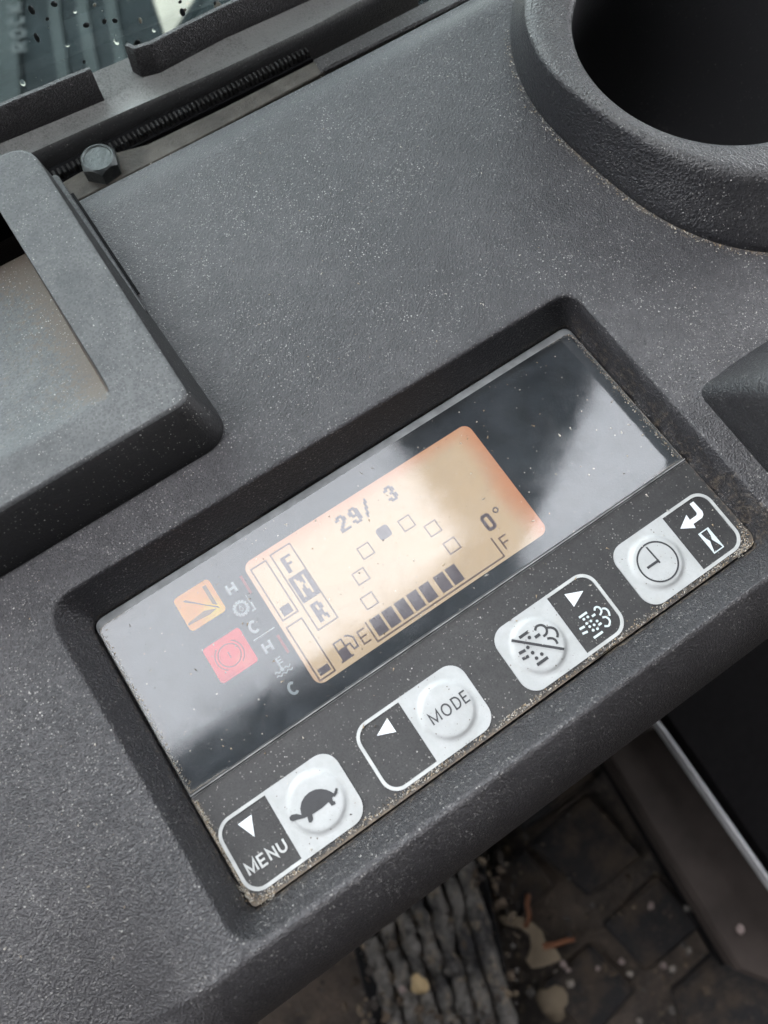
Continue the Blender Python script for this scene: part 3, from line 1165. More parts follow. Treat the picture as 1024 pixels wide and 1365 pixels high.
# 1 turtle / menu
B1 = button(0.000, 1.000, .432, 1, .725, 'white push button with a turtle beside the word MENU')
b = MB()
b.prism([(.168, .190), (.283, .192), (.226, .052)], ZK0, ZK1)
b.build('arrow_symbol', M['symbol_white'], B1)
b = MB()
for ch, x, wd in (('M', .072, .068), ('E', .170, .048), ('N', .248, .052), ('U', .330, .052)):
    letter(b, ch, x, -.148, wd, .078, .0155, ZK0, ZK1)
b.build('lettering', M['line_white'], B1)
b = MB()
shellp = [(.590, -.040), (.588, -.005), (.602, .030), (.632, .062), (.672, .082), (.715, .088), (.760, .080), (.800, .058), (.830, .030), (.850, .000), (.858, -.018), (.845, -.034), (.81, -.045), (.74, -.054), (.66, -.052)]
b.prism(shellp, ZD0, ZD1)
b.prism([(.592, -.016), (.560, .016), (.528, .030), (.506, .024), (.500, .004), (.512, -.012), (.545, -.022), (.595, -.040)], ZD0, ZD1 + .0006)
b.prism([(.615, -.045), (.604, -.084), (.622, -.094), (.642, -.082), (.655, -.048)], ZD0, ZD1 + .0006)
b.prism([(.795, -.044), (.800, -.082), (.832, -.086), (.836, -.066), (.826, -.060), (.832, -.036)], ZD0, ZD1 + .0006)
b.prism([(.840, -.028), (.870, -.010), (.890, .006), (.900, -.006), (.880, -.030), (.850, -.042)], ZD0, ZD1 + .001)
b.build('turtle_symbol', M['ink'], B1)
# 2 mode
B2 = button(1.185, 2.152, 1.608, 1, 1.882, 'white push button reading MODE')
b = MB()
b.prism([(1.475, .203), (1.475, .083), (1.340, .140)], ZK0, ZK1)
b.build('arrow_symbol', M['symbol_white'], B2)
b = MB()
for ch, x, wd in (('M', 1.738, .072), ('O', 1.842, .066), ('D', 1.943, .052), ('E', 2.024, .042)):
    letter(b, ch, x, -.036, wd, .084, .0125, ZD0, ZD1)
b.build('lettering', M['ink'], B2)
# 3 exhaust filter
B3 = button(2.462, 3.432, 3.020, -1, 2.745, 'white push button with a crossed-out exhaust cloud symbol')
b = MB()
b.prism([(3.158, .203), (3.298, .142), (3.160, .083)], ZK0, ZK1)
b.build('arrow_symbol', M['symbol_white'], B3)


def smooth(P, n=5):
    out = []
    for i in range(len(P) - 1):
        p0, p1, p2, p3 = P[max(i - 1, 0)], P[i], P[i + 1], P[min(i + 2, len(P) - 1)]
        for k in range(n):
            t_ = k / n
            out.append(tuple(.5 * (2 * p1[c] + (p2[c] - p0[c]) * t_ + (2 * p0[c] - 5 * p1[c] + 4 * p2[c] - p3[c]) * t_ ** 2 + (3 * p1[c] - p0[c] - 3 * p2[c] + p3[c]) * t_ ** 3) for c in (0, 1)))
    out.append(P[-1])
    return out


def exhaust(b, ox, oy, curves, bars, dots, z0, z1, t, rd):
    for i, L in enumerate(curves):
        b.ribbon([(ox + x, oy + y) for x, y in smooth(L)], t, z0 + .0002 * i, z1 + .0002 * i)
    for i, L in enumerate(bars):
        b.ribbon([(ox + x, oy + y) for x, y in L], t * 1.25, z0 + .0008 + .0002 * i, z1 + .0008 + .0002 * i)
    for x, y in dots:
        b.prism(arc(ox + x, oy + y, rd, 0, 324, 9), z0 + .002, z1 + .002)


b = MB()
exhaust(b, 3.235, -.060, [[(.040, .030), (.058, .046), (.080, .036), (.086, .012), (.078, -.008), (.052, -.022)], [(.098, .008), (.118, -.004), (.126, -.033), (.112, -.068)], [(.057, -.048), (.080, -.058), (.090, -.085), (.081, -.108), (.055, -.124), (.028, -.108)]],
        [[(-.095, .053), (-.020, .053)], [(-.005, .005), (.025, .005)], [(-.006, -.076), (.022, -.076)], [(-.148, -.020), (-.104, -.024)], [(-.152, -.060), (-.108, -.068)], [(-.098, -.134), (-.012, -.134)]],
        [(-.073, .023), (-.036, .020), (-.075, -.015), (-.036, -.018), (-.071, -.047), (-.034, -.056), (-.066, -.084), (-.031, -.094), (.004, -.045)], ZK0, ZK1, .014, .0105)
b.build('exhaust_symbol', M['legend'], B3)
b = MB()
exhaust(b, 2.745, .0, [[(.040, .105), (.066, .124), (.100, .116), (.120, .092), (.120, .062), (.098, .038), (.066, .034)], [(.126, .074), (.156, .056), (.175, .024), (.169, -.012), (.150, -.032)], [(.080, .004), (.108, -.010), (.126, -.038), (.122, -.072)]],
        [[(-.095, .128), (-.005, .128)], [(.007, .063), (.055, .063)], [(-.168, .034), (-.112, .028)], [(-.172, -.014), (-.117, -.022)], [(-.105, -.111), (-.002, -.111)]],
        [(-.029, .087), (-.078, -.018), (-.026, -.066), (-.078, -.068), (-.084, .034)], ZD0, ZD1, .019, .0145)
b.build('exhaust_symbol', M['ink'], B3)
b = MB()
b.ribbon([(2.588, .146), (2.884, -.132)], .040, ZD0, ZD1 + .0016)
b.build('strike_bar', M['white'], B3)
b = MB()
b.ribbon([(2.588, .146), (2.884, -.132)], .021, ZD0, ZD1 + .004)
b.build('strike_bar', M['ink'], B3)
# 4 clock
B4 = button(3.642, 4.640, 4.198, -1, 3.925, 'white push button with a clock face')
b = MB()
b.ribbon(arc(3.925, -.002, .162, 0, 354, 48), .013, ZD0, ZD1, True)
b.ribbon([(3.925, .140), (3.934, -.020)], .013, ZD0, ZD1 + .0006)
b.ribbon([(3.940, .002), (3.822, .002)], .020, ZD0, ZD1 + .0012)
b.build('clock_symbol', M['ink'], B4)
b = MB()
b.prism([(4.468, .222), (4.505, .222), (4.512, .118), (4.500, .092), (4.474, .076), (4.380, .076), (4.374, .040), (4.268, .104), (4.384, .166), (4.378, .118), (4.452, .118), (4.466, .132)], ZK0, ZK1)
b.build('return_arrow_symbol', M['symbol_white'], B4)
b = MB()
b.ribbon(rect(4.362, -.203, 4.456, -.015), .009, ZK0, ZK1, True)
b.prism([(4.366, -.02), (4.376, -.02), (4.384, -.075), (4.398, -.108), (4.384, -.145), (4.366, -.198)], ZK0, ZK1 - .0004)
b.prism([(4.452, -.02), (4.442, -.02), (4.434, -.075), (4.420, -.108), (4.434, -.145), (4.452, -.198)], ZK0, ZK1 - .0004)
b.build('hourglass_symbol', M['legend'], B4)

# ================================================================== WINDOW SIDE: bracket, trim, bolt, channel, rail, glass
b = MB()
b.prism([at(70, 250, -.02), at(102, 268, -.02), at(260, 188, -.02), at(432, 96, -.02), at(425, 78, -.02), at(300, 142, -.02), at(196, 192, -.02), at(150, 204, -.02)], -.12, -.02, .01)
br = b.build('mounting_bracket', M['bracket'])
tag(br, 'thin dusty metal strip under the console edge, carrying the bolt', 'bracket')
# toothed rubber trim
tr_ = empty('edge_trim', at(250, 150, -.3))
tag(tr_, 'black toothed rubber edge trim running beside the metal strip', 'trim')
A0, A1 = np.array(at(66, 240, .02)), np.array(at(416, 68, .02))
dv = (A1 - A0)
L_ = np.hypot(*dv[:2])
du = dv / L_
pn = np.array([-du[1], du[0], 0])
b = MB()
b.prism([A0, A1, A1 + pn * .22, A0 + pn * .22], -.30, -.06, .01)
b.build('strip', M['black'], tr_)
b = MB()
nt_ = 58
for i in range(nt_):
    p = A0 + du * (L_ * (i + .2) / nt_)
    wd_ = L_ / nt_ * .42
    b.prism([p + pn * .02, p + du * wd_ + pn * .02, p + du * wd_ + pn * .10, p + pn * .10], -.07, .01, .006)
b = b.build('teeth', M['tooth'], tr_)
b['kind'] = 'stuff'

# hexagon bolt
bc = np.array(at(138, 226, -.02))
bolt = empty('hex_bolt', bc)
tag(bolt, 'zinc hexagon head bolt standing on the metal strip beside the tray', 'bolt')
b = MB()
RB, HB = .185, .16


def hexl(r, z, rot=12):
    # hexagon with six points per side so the loft can blend into a circle
    out = []
    for i in range(48):
        a = 2 * math.pi * i / 48
        m_ = (a % (math.pi / 3)) - math.pi / 6
        rr = r * math.cos(math.pi / 6) / math.cos(m_)
        rr = rr * (1 if z is not None else 1)
        out.append((bc[0] + rr * math.cos(a + math.radians(rot)), bc[1] + rr * math.sin(a + math.radians(rot)), bc[2] + z))
    return out


def circ(r, z, rot=12):
    return [(bc[0] + r * math.cos(2 * math.pi * i / 48 + math.radians(rot)), bc[1] + r * math.sin(2 * math.pi * i / 48 + math.radians(rot)), bc[2] + z) for i in range(48)]


top = []
for i, (x, y, z) in enumerate(hexl(RB, HB - .03)):
    rr = math.hypot(x - bc[0], y - bc[1])
    drop = (rr - RB * .866) / (RB * .134) * .035
    top.append((x, y, bc[2] + HB - .012 - drop))
b.loft([hexl(RB, 0), top, circ(RB * .80, HB), circ(RB * .74, HB), circ(RB * .70, HB - .012), circ(RB * .3, HB - .016)], cap=True)
b.build('head', M['bolt'], bolt, auto=28)

# dark channel below the rail
ch = empty('window_channel', at(250, 120, -1.6))
tag(ch, 'deep black rubber window channel between the console edge and the grey window rail', 'channel')
b = MB()
b.prism([at(-120, 300, -1.0), at(60, 300, -1.0), at(440, 96, -1.0), at(494, 45, -1.0), at(550, -4, -1.0), (6.3, 7.0, -1), (-3, 7.2, -1)], -1.6, -1.0, .03)
b.build('channel_floor', M['black'], ch)

# rail
rail = empty('window_rail', at(250, 60, -.6))
tag(rail, 'grey rubber window rail with two upright lips and a notch between them', 'rail')
ZRl = .10
lowe = [at(-60, 252, ZRl), at(40, 207, ZRl), at(170, 149, ZRl), at(300, 93, ZRl), at(416, 38, ZRl), at(486, 1, ZRl), at(560, -42, ZRl)]
uppe = [at(-60, 180, ZRl), at(40, 140, ZRl), at(170, 84, ZRl), at(300, 22, ZRl), at(400, -35, ZRl), at(470, -80, ZRl), at(540, -120, ZRl)]
rows = []
for (f, z) in ((-.03, -1.0), (-.03, ZRl - .12), (0, ZRl - .03), (.035, ZRl), (.10, ZRl - .012), (.25, ZRl - .045), (.5, ZRl - .02), (1.0, ZRl + .05)):
    rows.append([(a[0] + (c[0] - a[0]) * f, a[1] + (c[1] - a[1]) * f, z) for a, c in zip(lowe, uppe)])
rv = [p for r in rows for p in r]
nn = len(lowe)
rf = [(k * nn + i, k * nn + i + 1, (k + 1) * nn + i + 1, (k + 1) * nn + i) for k in range(len(rows) - 1) for i in range(nn - 1)]
mesh('rail_body', rv, rf, M['rail'], rail, True, None, 50)


def flange(foot, hgt, endr, name='lip'):
    """upright lip following the foot line; endr: which ends are rounded down"""
    P = [Vector(p) for p in foot]
    # resample
    out = []
    for i in range(len(P) - 1):
        for k in range(10):
            out.append(P[i].lerp(P[i + 1], k / 10))
    out.append(P[-1])
    P = out
    tot = sum((P[i + 1] - P[i]).length for i in range(len(P) - 1))
    s_ = 0
    H = []
    for i, p in enumerate(P):
        if i:
            s_ += (P[i] - P[i - 1]).length
        h = hgt
        de = {'a': s_, 'b': tot - s_}
        H.append(h)
    th = .05
    V_, F_ = [], []
    for i, p in enumerate(P):
        d = (P[min(i + 1, len(P) - 1)] - P[max(i - 1, 0)]).normalized()
        n = Vector((-d.y, d.x, 0)).normalized()
        z0 = p.z - .08
        zt = p.z + H[i] + .0015 * math.sin(i * .8)
        prof_ = [(0, z0), (.0, p.z + .03), (.012, zt - .015), (.025, zt), (.06, zt), (.075, zt - .015), (.08, z0)]
        for o_, z_ in prof_:
            V_.append((p.x + n.x * o_, p.y + n.y * o_, z_))
    m_ = 7
    for i in range(len(P) - 1):
        for k in range(m_ - 1):
            F_.append((i * m_ + k, (i + 1) * m_ + k, (i + 1) * m_ + k + 1, i * m_ + k + 1))
    F_.append(tuple(range(m_)))
    F_.append(tuple((len(P) - 1) * m_ + k for k in reversed(range(m_))))
    return mesh(name, V_, F_, M['flange'], rail, True, None, 40)


flange([at(-60, 222, .05), at(0, 196, .05), at(70, 167, .05), at(141, 137, .05)], .36, 'b')
flange([at(180, 103, .05), at(192, 108, .05), at(215, 101, .05), at(300, 57, .05), at(423, 0, .05), at(500, -40, .05)], .33, 'a')
# side window glass: upright pane standing behind the lips
g0 = np.array(at(-200, 238, .2))
g1 = np.array(at(560, -78, .2))
gdir = (g1 - g0) / np.hypot(*(g1 - g0)[:2])
gnor = np.array([-gdir[1], gdir[0], 0])
g0 = g0 + gnor * .12
win = empty('side_window', (g0[0], g0[1], -1))
tag(win, 'wet side window glass at the top left, looking down at the machine outside', 'window')
p0, p1 = g0 - gdir * 40, g0 + gdir * 16
b = MB()
b.add([(p0[0], p0[1], -1), (p1[0], p1[1], -1), (p1[0], p1[1], 8), (p0[0], p0[1], 8),
       (p0[0] + gnor[0] * .14, p0[1] + gnor[1] * .14, -1), (p1[0] + gnor[0] * .14, p1[1] + gnor[1] * .14, -1), (p1[0] + gnor[0] * .14, p1[1] + gnor[1] * .14, 8), (p0[0] + gnor[0] * .14, p0[1] + gnor[1] * .14, 8)],
      [(0, 1, 2, 3), (5, 4, 7, 6), (0, 3, 7, 4), (1, 5, 6, 2), (3, 2, 6, 7), (0, 4, 5, 1)])
b.build('glass_pane', M['pane'], win)


def on_pane(px, py):
    d = RC.T @ np.array([(px - 512) / FPX, (py - 682.5) / FPX, 1.0])
    k = ((g0 - CAM) @ gnor) / (d @ gnor)
    return CAM + k * d


dm_ = NT('water_drop')
dmat = dm_.fin(dm_.bsdf((.9, .95, .95), .05, None, Transmission_Weight=1.0, IOR=1.33))
ddark = plain('dark_drop', (.008, .010, .011), .4)  # dark and bright refraction of the drops put into flat colours, also below
dpale = plain('pale_spot', (.35, .33, .27), .4)
dor = plain('orange_spot', (.35, .11, .03), .5)
for (x, y, r, mt, el) in [(42, 13, 5, ddark, 1.4), (49, 50, 4, ddark, 1.9), (63, 25, 3, ddark, 1), (72, 5, 5, ddark, 1), (115, 33, 5, ddark, 1), (139, 28, 4, ddark, 1.2), (153, 27, 4, ddark, 1.2), (183, 58, 6, ddark, 1.3), (175, 63, 4, ddark, 1), (112, 82, 3, ddark, 1),
                          (126, 6, 3, dpale, 1), (187, 27, 3, dpale, 1.6), (44, 16, 2.2, dpale, 1.2), (243, 16, 5, ddark, 1.3), (246, 13, 3, dpale, 1), (290, 9, 6, dpale, 1.7), (287, 5, 3, ddark, 1.6), (267, 30, 4.5, dor, 1.1), (240, 2, 3, ddark, 1),
                          (90, 60, 3, dmat, 1), (30, 110, 4, dmat, 1.4), (100, 15, 3, dmat, 1), (155, 55, 4, dmat, 1.5), (205, 40, 3, dmat, 1.2), (310, 12, 3, dmat, 1)]:
    c = on_pane(x, y)
    r = r * .66 * (np.linalg.norm(c - CAM)) / FPX
    b = MB()
    lo = []
    for (f, h) in ((1, 0), (.92, .25), (.7, .5), (.4, .66), (.12, .72)):
        L = []
        for i in range(12):
            a = 2 * math.pi * i / 12
            wob = 1 + .12 * math.sin(2 * a + x)
            pp = c + gdir * (r * f * wob * math.cos(a)) + np.array([0, 0, 1]) * (r * f * el * wob * math.sin(a)) - gnor * (.004 + r * h * .6)
            L.append(tuple(pp))
        lo.append(L)
    b.loft(lo)
    b.build('water_drop', mt, win, smooth=True)

# ---------------------------------------------- outside: machine parts below the window
ZO = -12.0
dk = plain('outside_dark_paint', (.0075, .011, .012), .9, 2, .2, .35, spec=.08)
dk2 = plain('outside_grey_paint', (.024, .030, .030), .9, 2, .2, .25, spec=.08)
b = MB()
b.prism([at(36, -150, ZO), at(28, 60, ZO), at(44, 330, ZO), at(330, 330, ZO), at(222, 52, ZO), at(155, -150, ZO)], ZO - 1.2, ZO, .1)
pA = b.build('machine_cover', dk)
tag(pA, 'dark machine cover outside the wet window, between lettered plate and bright ground', 'machine cover')
b = MB()
b.prism([at(-300, -150, ZO), at(-300, 330, ZO), at(42, 330, ZO), at(26, 60, ZO), at(34, -150, ZO)], ZO - .9, ZO + .15, .05)
pB = b.build('lettered_plate', dk2)
tag(pB, 'grey machine plate lettered ROCK outside the window, at the top left corner', 'plate')
b = MB()
# the word runs up the plate
cx0 = np.array(at(27, 68, ZO + .16))
cx1 = np.array(at(18, 0, ZO + .16))
du_ = (cx1 - cx0) / np.linalg.norm(cx1 - cx0)
dn_ = np.array([-du_[1], du_[0], 0])
LW = np.linalg.norm(cx1 - cx0)
bb = MB()
x = 0
for chh in 'ROCK':
    letter(bb, chh, x, 0, LW * .145, LW * .19, LW * .042, ZO + .155, ZO + .175)
    x += LW * .255
bb.v = [tuple(cx0 + du_ * v_[0] + dn_ * (v_[1] - LW * .10) + np.array([0, 0, v_[2] - cx0[2]])) for v_ in bb.v]
bb.build('lettering', plain('faded_white_paint', (.060, .068, .068), .9, spec=.08), pB)
b = MB()
for k, (xa, xb, wpx) in enumerate(((98, 125, 7), (128, 172, 5), (70, 78, 4))):
    b.ribbon([at(xa, -150, ZO), at((xa + xb) / 2, 20, ZO), at(xb + 40, 330, ZO)], .35, ZO + .003, ZO + .12)
b.build('cover_rib', dk2, pA)
b = MB()
b.prism([at(232, 62, ZO - 3), at(300, -60, ZO - 3), at(340, -60, ZO - 3), at(335, 12, ZO - 3), at(420, 330, ZO - 3), at(225, 330, ZO - 3)], ZO - 5, ZO - 3, .1)
b.prism([at(222, 56, ZO - 3), at(236, 66, ZO - 3), at(306, -60, ZO - 3), at(296, -60, ZO - 3)], ZO - 5.1, ZO - 2.9, .1)
pC = b.build('machine_step', plain('outside_step_paint', (.017, .024, .025), .9, 2, .2, .3, spec=.08))
tag(pC, 'grey green machine step outside the window, right of the bright patch of ground', 'step')
b = MB()
b.prism([at(470, 90, ZO - 3), at(640, 90, ZO - 3), at(640, -90, ZO - 3), at(470, -90, ZO - 3)], ZO - 5, ZO - 3, .1)
pD = b.build('side_panel', plain('pale_blue_paint', (.034, .044, .050), .9, 2, .1, .1, spec=.1))
tag(pD, 'pale blue grey body panel glimpsed beyond the console top edge', 'body panel')

# ================================================================== FLOOR BELOW
ZF = -12.0
fm = NT('dirty_floor')
f1 = fm.noise(.5, 6, .7)
f2 = fm.noise(3.2, 5, .75)
fc = fm.mix(fm.ramp(f1, .35, .65), (.020, .016, .014), (.075, .056, .043))
fc = fm.mix(fm.ramp(f2, .5, .75, 0, .7), fc, (.14, .105, .075))
floor_mat_ = fm.fin(fm.bsdf(fc, .8, fm.bump(f2, .6, .3)))
b = MB()
b.add([(-60, -34, ZF), (60, -34, ZF), (60, 5, ZF), (-60, 5, ZF)], [(0, 1, 2, 3)])
tag(b.build('floor', floor_mat_), kind='structure')
# inner wall between cab floor and outside
b = MB()
b.box((-60, 5.0, -34), (60, 5.4, -1.7))
tag(b.build('cab_side_wall', M['black']), kind='structure')

pm_ = NT('muddy_mat_rubber')
pn1, pn2 = pm_.noise(.9, 5, .7), pm_.noise(6, 4, .7)
pcl = pm_.mix(pm_.ramp(pn1, .42, .66), (.020, .019, .020), (.055, .042, .032))
pcl = pm_.mix(pm_.ramp(pn2, .55, .75, 0, .6), pcl, (.085, .066, .050))
pad_m = pm_.fin(pm_.bsdf(pcl, .85, pm_.bump(pn2, .5, .15), spec=.2))
mat_ = empty('floor_mat', at(780, 1240, ZF))
tag(mat_, 'black rubber floor mat with raised square pads and dirt between them', 'floor mat')
b = MB()
b.prism([at(590, 1040, ZF + .05), at(690, 1420, ZF + .05), at(850, 1440, ZF + .05), at(1090, 1330, ZF + .05), at(800, 900, ZF + .05)], ZF + .004, ZF + .10, .03)
b.build('mat_sheet', floor_mat_, mat_)
pads = [[(706, 1128), (786, 1058), (862, 1142), (786, 1197)], [(807, 1236), (880, 1166), (938, 1236), (864, 1298)], [(640, 1172), (700, 1132), (742, 1180), (690, 1228)], [(900, 1325), (968, 1262), (1010, 1262), (1100, 1365), (930, 1420)],
        [(720, 1320), (790, 1262), (850, 1322), (790, 1390)], [(655, 1060), (760, 990), (800, 1035), (700, 1110)]]
for p in pads:
    P = [at(x, y, ZF + .45)[:2] for x, y in p]
    A = sum(P[i][0] * P[(i + 1) % len(P)][1] - P[(i + 1) % len(P)][0] * P[i][1] for i in range(len(P)))
    if A < 0:
        P = P[::-1]
    P = roundpoly(P, .12, 4)
    b = MB()
    b.prism(P, ZF + .11, ZF + .42, .08)
    b.build('raised_pad', pad_m, mat_, auto=40)

# side trim board and bright metal edge
tm = plain('dusty_brown_board', (.034, .027, .024), .8, 3, .6, .5, spec=.2)
zb = -9.0
brd = empty('seat_side_board', at(900, 1130, ZF))
tag(brd, 'dusty brown board with a bright metal edge strip beside the seat base', 'board')
b = MB()
b.prism([at(795, 985, zb), at(880, 964, zb), at(1070, 1236, zb), at(1070, 1330, zb), at(985, 1296, zb)], zb - .6, zb, .08)
b.build('board', tm, brd)
b = MB()
b.ribbon([at(870, 955, zb + .3), at(884, 972, zb + .3), at(1020, 1166, zb + .3), at(1080, 1252, zb + .3)], .055, zb + .01, zb + .35)
b.build('metal_edge', plain('bright_steel', (.42, .42, .43), .5, 10, .2, .15), brd)
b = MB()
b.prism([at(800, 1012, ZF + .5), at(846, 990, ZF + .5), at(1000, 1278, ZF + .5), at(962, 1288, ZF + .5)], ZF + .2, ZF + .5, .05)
b.build('gap_shade_strip', M['void'], brd)  # black strip standing for the shade in the open gap
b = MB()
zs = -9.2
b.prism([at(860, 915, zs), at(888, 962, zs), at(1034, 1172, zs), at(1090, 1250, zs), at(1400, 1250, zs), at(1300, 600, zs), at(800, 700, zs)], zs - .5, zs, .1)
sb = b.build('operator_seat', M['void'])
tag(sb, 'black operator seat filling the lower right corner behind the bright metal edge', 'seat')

# ribbed pedal plate with mud between its ribs
ped = empty('ribbed_footrest', at(590, 1300, ZF))
tag(ped, 'mud caked ribbed footrest on the floor just below the console', 'footrest')
zp = ZF + 1.6


def rib_mat():
    m = NT('mud_caked_rubber')
    n1 = m.noise(1.3, 5, .7)
    n2 = m.noise(3.5, 4, .7)
    c = m.mix(m.ramp(n1, .35, .6), (.030, .029, .031), (.15, .14, .13))
    c = m.mix(m.ramp(n2, .52, .72, 0, .8), c, (.26, .21, .155))
    return m.fin(m.bsdf(c, .8, m.bump(n2, 1, .35), spec=.25))


rmat = rib_mat()
b = MB()
b.prism([at(470, 1262, zp - .5), at(512, 1420, zp - .5), at(712, 1420, zp - .5), at(682, 1330, zp - .5), at(640, 1120, zp - .5)], zp - 1.2, zp - .5, .05)
b.build('plate', M['black'], ped)
L0, L1 = np.array(at(484, 1262, zp)), np.array(at(530, 1420, zp))
R0, R1 = np.array(at(628, 1140, zp)), np.array(at(700, 1400, zp))
nr = 7
for i in range(nr):
    f = (i + .5) / nr
    a = L0 + (R0 - L0) * f
    c = L1 + (R1 - L1) * f
    d = (c - a) / np.linalg.norm(c - a)
    n = np.array([-d[1], d[0], 0])
    W_ = .20
    loops = []
    K_ = 26
    for k in range(K_ + 1):
        p = a + (c - a) * k / K_
        w1 = W_ * (1 + .25 * noise.noise(Vector((i * 3.1, k * .45, 0))))
        h1 = .42 * (1 + .6 * noise.noise(Vector((i * 2.7, k * .5, 4))))
        off = .10 * noise.noise(Vector((i * 1.7, k * .4, 8)))
        L = []
        for ang in np.linspace(0, math.pi, 7):
            q_ = p + n * (math.cos(ang) * w1 + off) + np.array([0, 0, math.sin(ang) * h1 - .5])
            L.append(tuple(q_))
        loops.append(L)
    V_ = [p for L in loops for p in L]
    F_ = [(k * 7 + j, k * 7 + j + 1, (k + 1) * 7 + j + 1, (k + 1) * 7 + j) for k in range(K_) for j in range(6)]
    mesh('rib', V_, F_, rmat, ped, True)


def blob(px, py, rpx, z, mat, name, label, cat, group=None, sq=.7, el=1.0, seed=0):
    c = np.array(at(px, py, z))
    r = rpx * np.linalg.norm(c - CAM) / FPX
    b = MB()
    lo = []
    for f in np.linspace(-.9, .98, 9):
        rr = math.sqrt(max(0, 1 - f * f)) * r
        L = []
        for i in range(14):
            a = 2 * math.pi * i / 14
            wob = 1 + .55 * noise.noise(Vector((math.cos(a) * 1.2 + seed, math.sin(a) * 1.2, f)))
            L.append((c[0] + rr * wob * math.cos(a), c[1] + rr * wob * el * math.sin(a), c[2] + (f + .9) * r * sq))
        lo.append(L)
    b.loft(lo, capbot=True)
    o = b.build(name, mat, None, smooth=True)
    tag(o, label, cat, group)
    return o


tan = plain('tan_stone', (.16, .125, .085), .8, 8, .4, .2)
pale = plain('pale_stone', (.17, .15, .13), .8, 8, .4, .2)
pink = plain('pinkish_stone', (.18, .14, .13), .8, 8, .4, .2)
blob(735, 1333, 17, ZF + .1, tan, 'pebble', 'large pale tan pebble on the floor right of the ribbed footrest', 'pebble', seed=1)
blob(558, 1311, 9, zp, plain('ochre_stone', (.26, .19, .10), .8, 8, .4, .2), 'pebble', 'ochre pebble lying on the ribbed footrest', 'pebble', seed=2, el=1.2)
blob(536, 1318, 4, zp + .1, pink, 'pebble', 'tiny pinkish pebble beside the ochre pebble on the footrest', 'pebble', seed=3)
blob(745, 1300, 8, ZF + .1, pale, 'pebble', 'pale crumbly pebble between the dead leaf and the large tan pebble', 'pebble', seed=4)
for k, (x, y, r) in enumerate([(867, 1207, 3.6), (918, 1266, 3), (884, 1287, 3.4), (896, 1291, 3.6), (828, 1281, 3.2), (839, 1297, 3.4), (797, 1290, 2.6), (850, 1375, 3), (986, 1238, 4.5), (760, 1310, 4), (750, 1285, 4), (852, 1360, 3), (757, 1292, 3)]):
    if y > 1362:
        continue
    o = blob(x, y, r, zb if k == 8 else ZF + .44, pale if k % 2 else pink, 'grit_grain',
             'pale grain of grit lying in the gap at the end of the brown board' if k == 8 else 'small pale grain of grit on the dark floor mat', 'grit', None if k == 8 else 'grains of grit scattered on the floor mat', seed=10 + k)
# dead leaf
leafm = plain('dead_leaf', (.16, .125, .085), .8, 6, .5, .3)
zl = ZF + .75
lv = [(664, 1222), (680, 1219), (706, 1226), (722, 1240), (727, 1256), (742, 1266), (748, 1278), (733, 1284), (722, 1288), (708, 1290), (701, 1280), (708, 1262), (706, 1246), (692, 1236), (672, 1232)]
b = MB()
b.prism([at(x, y, zl) for x, y in lv], zl, zl + .06)
o = b.build('dead_leaf', leafm)
tag(o, 'curled tan dead leaf on the floor beside the ribbed footrest', 'leaf')


def twig(pts, z, r, label):
    P = [np.array(at(x, y, z)) for x, y in pts]
    lo = []
    for i, p in enumerate(P):
        d = P[min(i + 1, len(P) - 1)] - P[max(i - 1, 0)]
        d = d / np.linalg.norm(d)
        n = np.array([-d[1], d[0], 0])
        rr = r * (1 - .35 * i / len(P))
        lo.append([tuple(p + n * rr * math.cos(a) + np.array([0, 0, 1]) * rr * math.sin(a)) for a in np.linspace(0, 2 * math.pi, 9)[:-1]])
    b = MB()
    b.loft(lo, capbot=True)
    o = b.build('twig', plain('orange_twig', (.13, .05, .022), .8, 8, .3, .25), None, smooth=True)
    tag(o, label, 'twig')


twig([(704, 1192), (703, 1206), (706, 1222), (700, 1236)], zl + .1, .065, 'orange brown twig standing up-picture from the dead leaf')
twig([(724, 1262), (740, 1259), (755, 1254), (766, 1252)], zl + .1, .065, 'orange brown twig pointing right from the dead leaf')


# ---------------------------------------------- crushed leaves and crumbs on the floor
fl_m = [plain('flake_brown', (.06, .042, .028), .85, 8, .4, .4), plain('flake_tan', (.11, .083, .056), .85, 8, .4, .3), plain('flake_dark', (.03, .024, .02), .9, 8, .4, .4), plain('flake_grey', (.075, .068, .062), .85, 8, .4, .3)]
me = bpy.data.meshes.new('floor_litter')
V_, F_, mi_ = [], [], []
for i in range(1300):
    on_rib = i % 3 == 0
    if on_rib:
        px_, py_ = random.uniform(480, 690), random.uniform(1140, 1380)
        z_ = zp - .22 + random.uniform(-.15, .25)
    else:
        px_, py_ = random.uniform(380, 960), random.uniform(1080, 1390)
        if noise.noise(Vector((px_ * .02, py_ * .02, 3))) < -.12 and random.random() < .8:
            continue
        z_ = ZF + random.uniform(.08, .30) if random.random() < .75 else ZF + .46
    c_ = np.array(at(px_, py_, z_))
    r_ = random.choice([.025, .03, .04, .05, .07, .12])
    k_ = random.randint(4, 6)
    a0_ = random.random() * 6.28
    el_ = random.uniform(.35, 1)
    n0_ = len(V_)
    V_.append(tuple((c_ + np.array([0, 0, r_ * .45])) * S))
    for j in range(k_):
        rr_ = r_ * random.uniform(.6, 1.2)
        x_, y_ = rr_ * math.cos(6.283 * j / k_), rr_ * el_ * math.sin(6.283 * j / k_)
        V_.append(tuple((c_ + np.array([x_ * math.cos(a0_) - y_ * math.sin(a0_), x_ * math.sin(a0_) + y_ * math.cos(a0_), random.uniform(-.3, .3) * r_])) * S))
    for j in range(k_):
        F_.append((n0_, n0_ + 1 + j, n0_ + 1 + (j + 1) % k_))
        mi_.append(0)
    m__ = random.randrange(4)
    mi_[-k_:] = [m__] * k_
me.from_pydata(V_, [], F_)
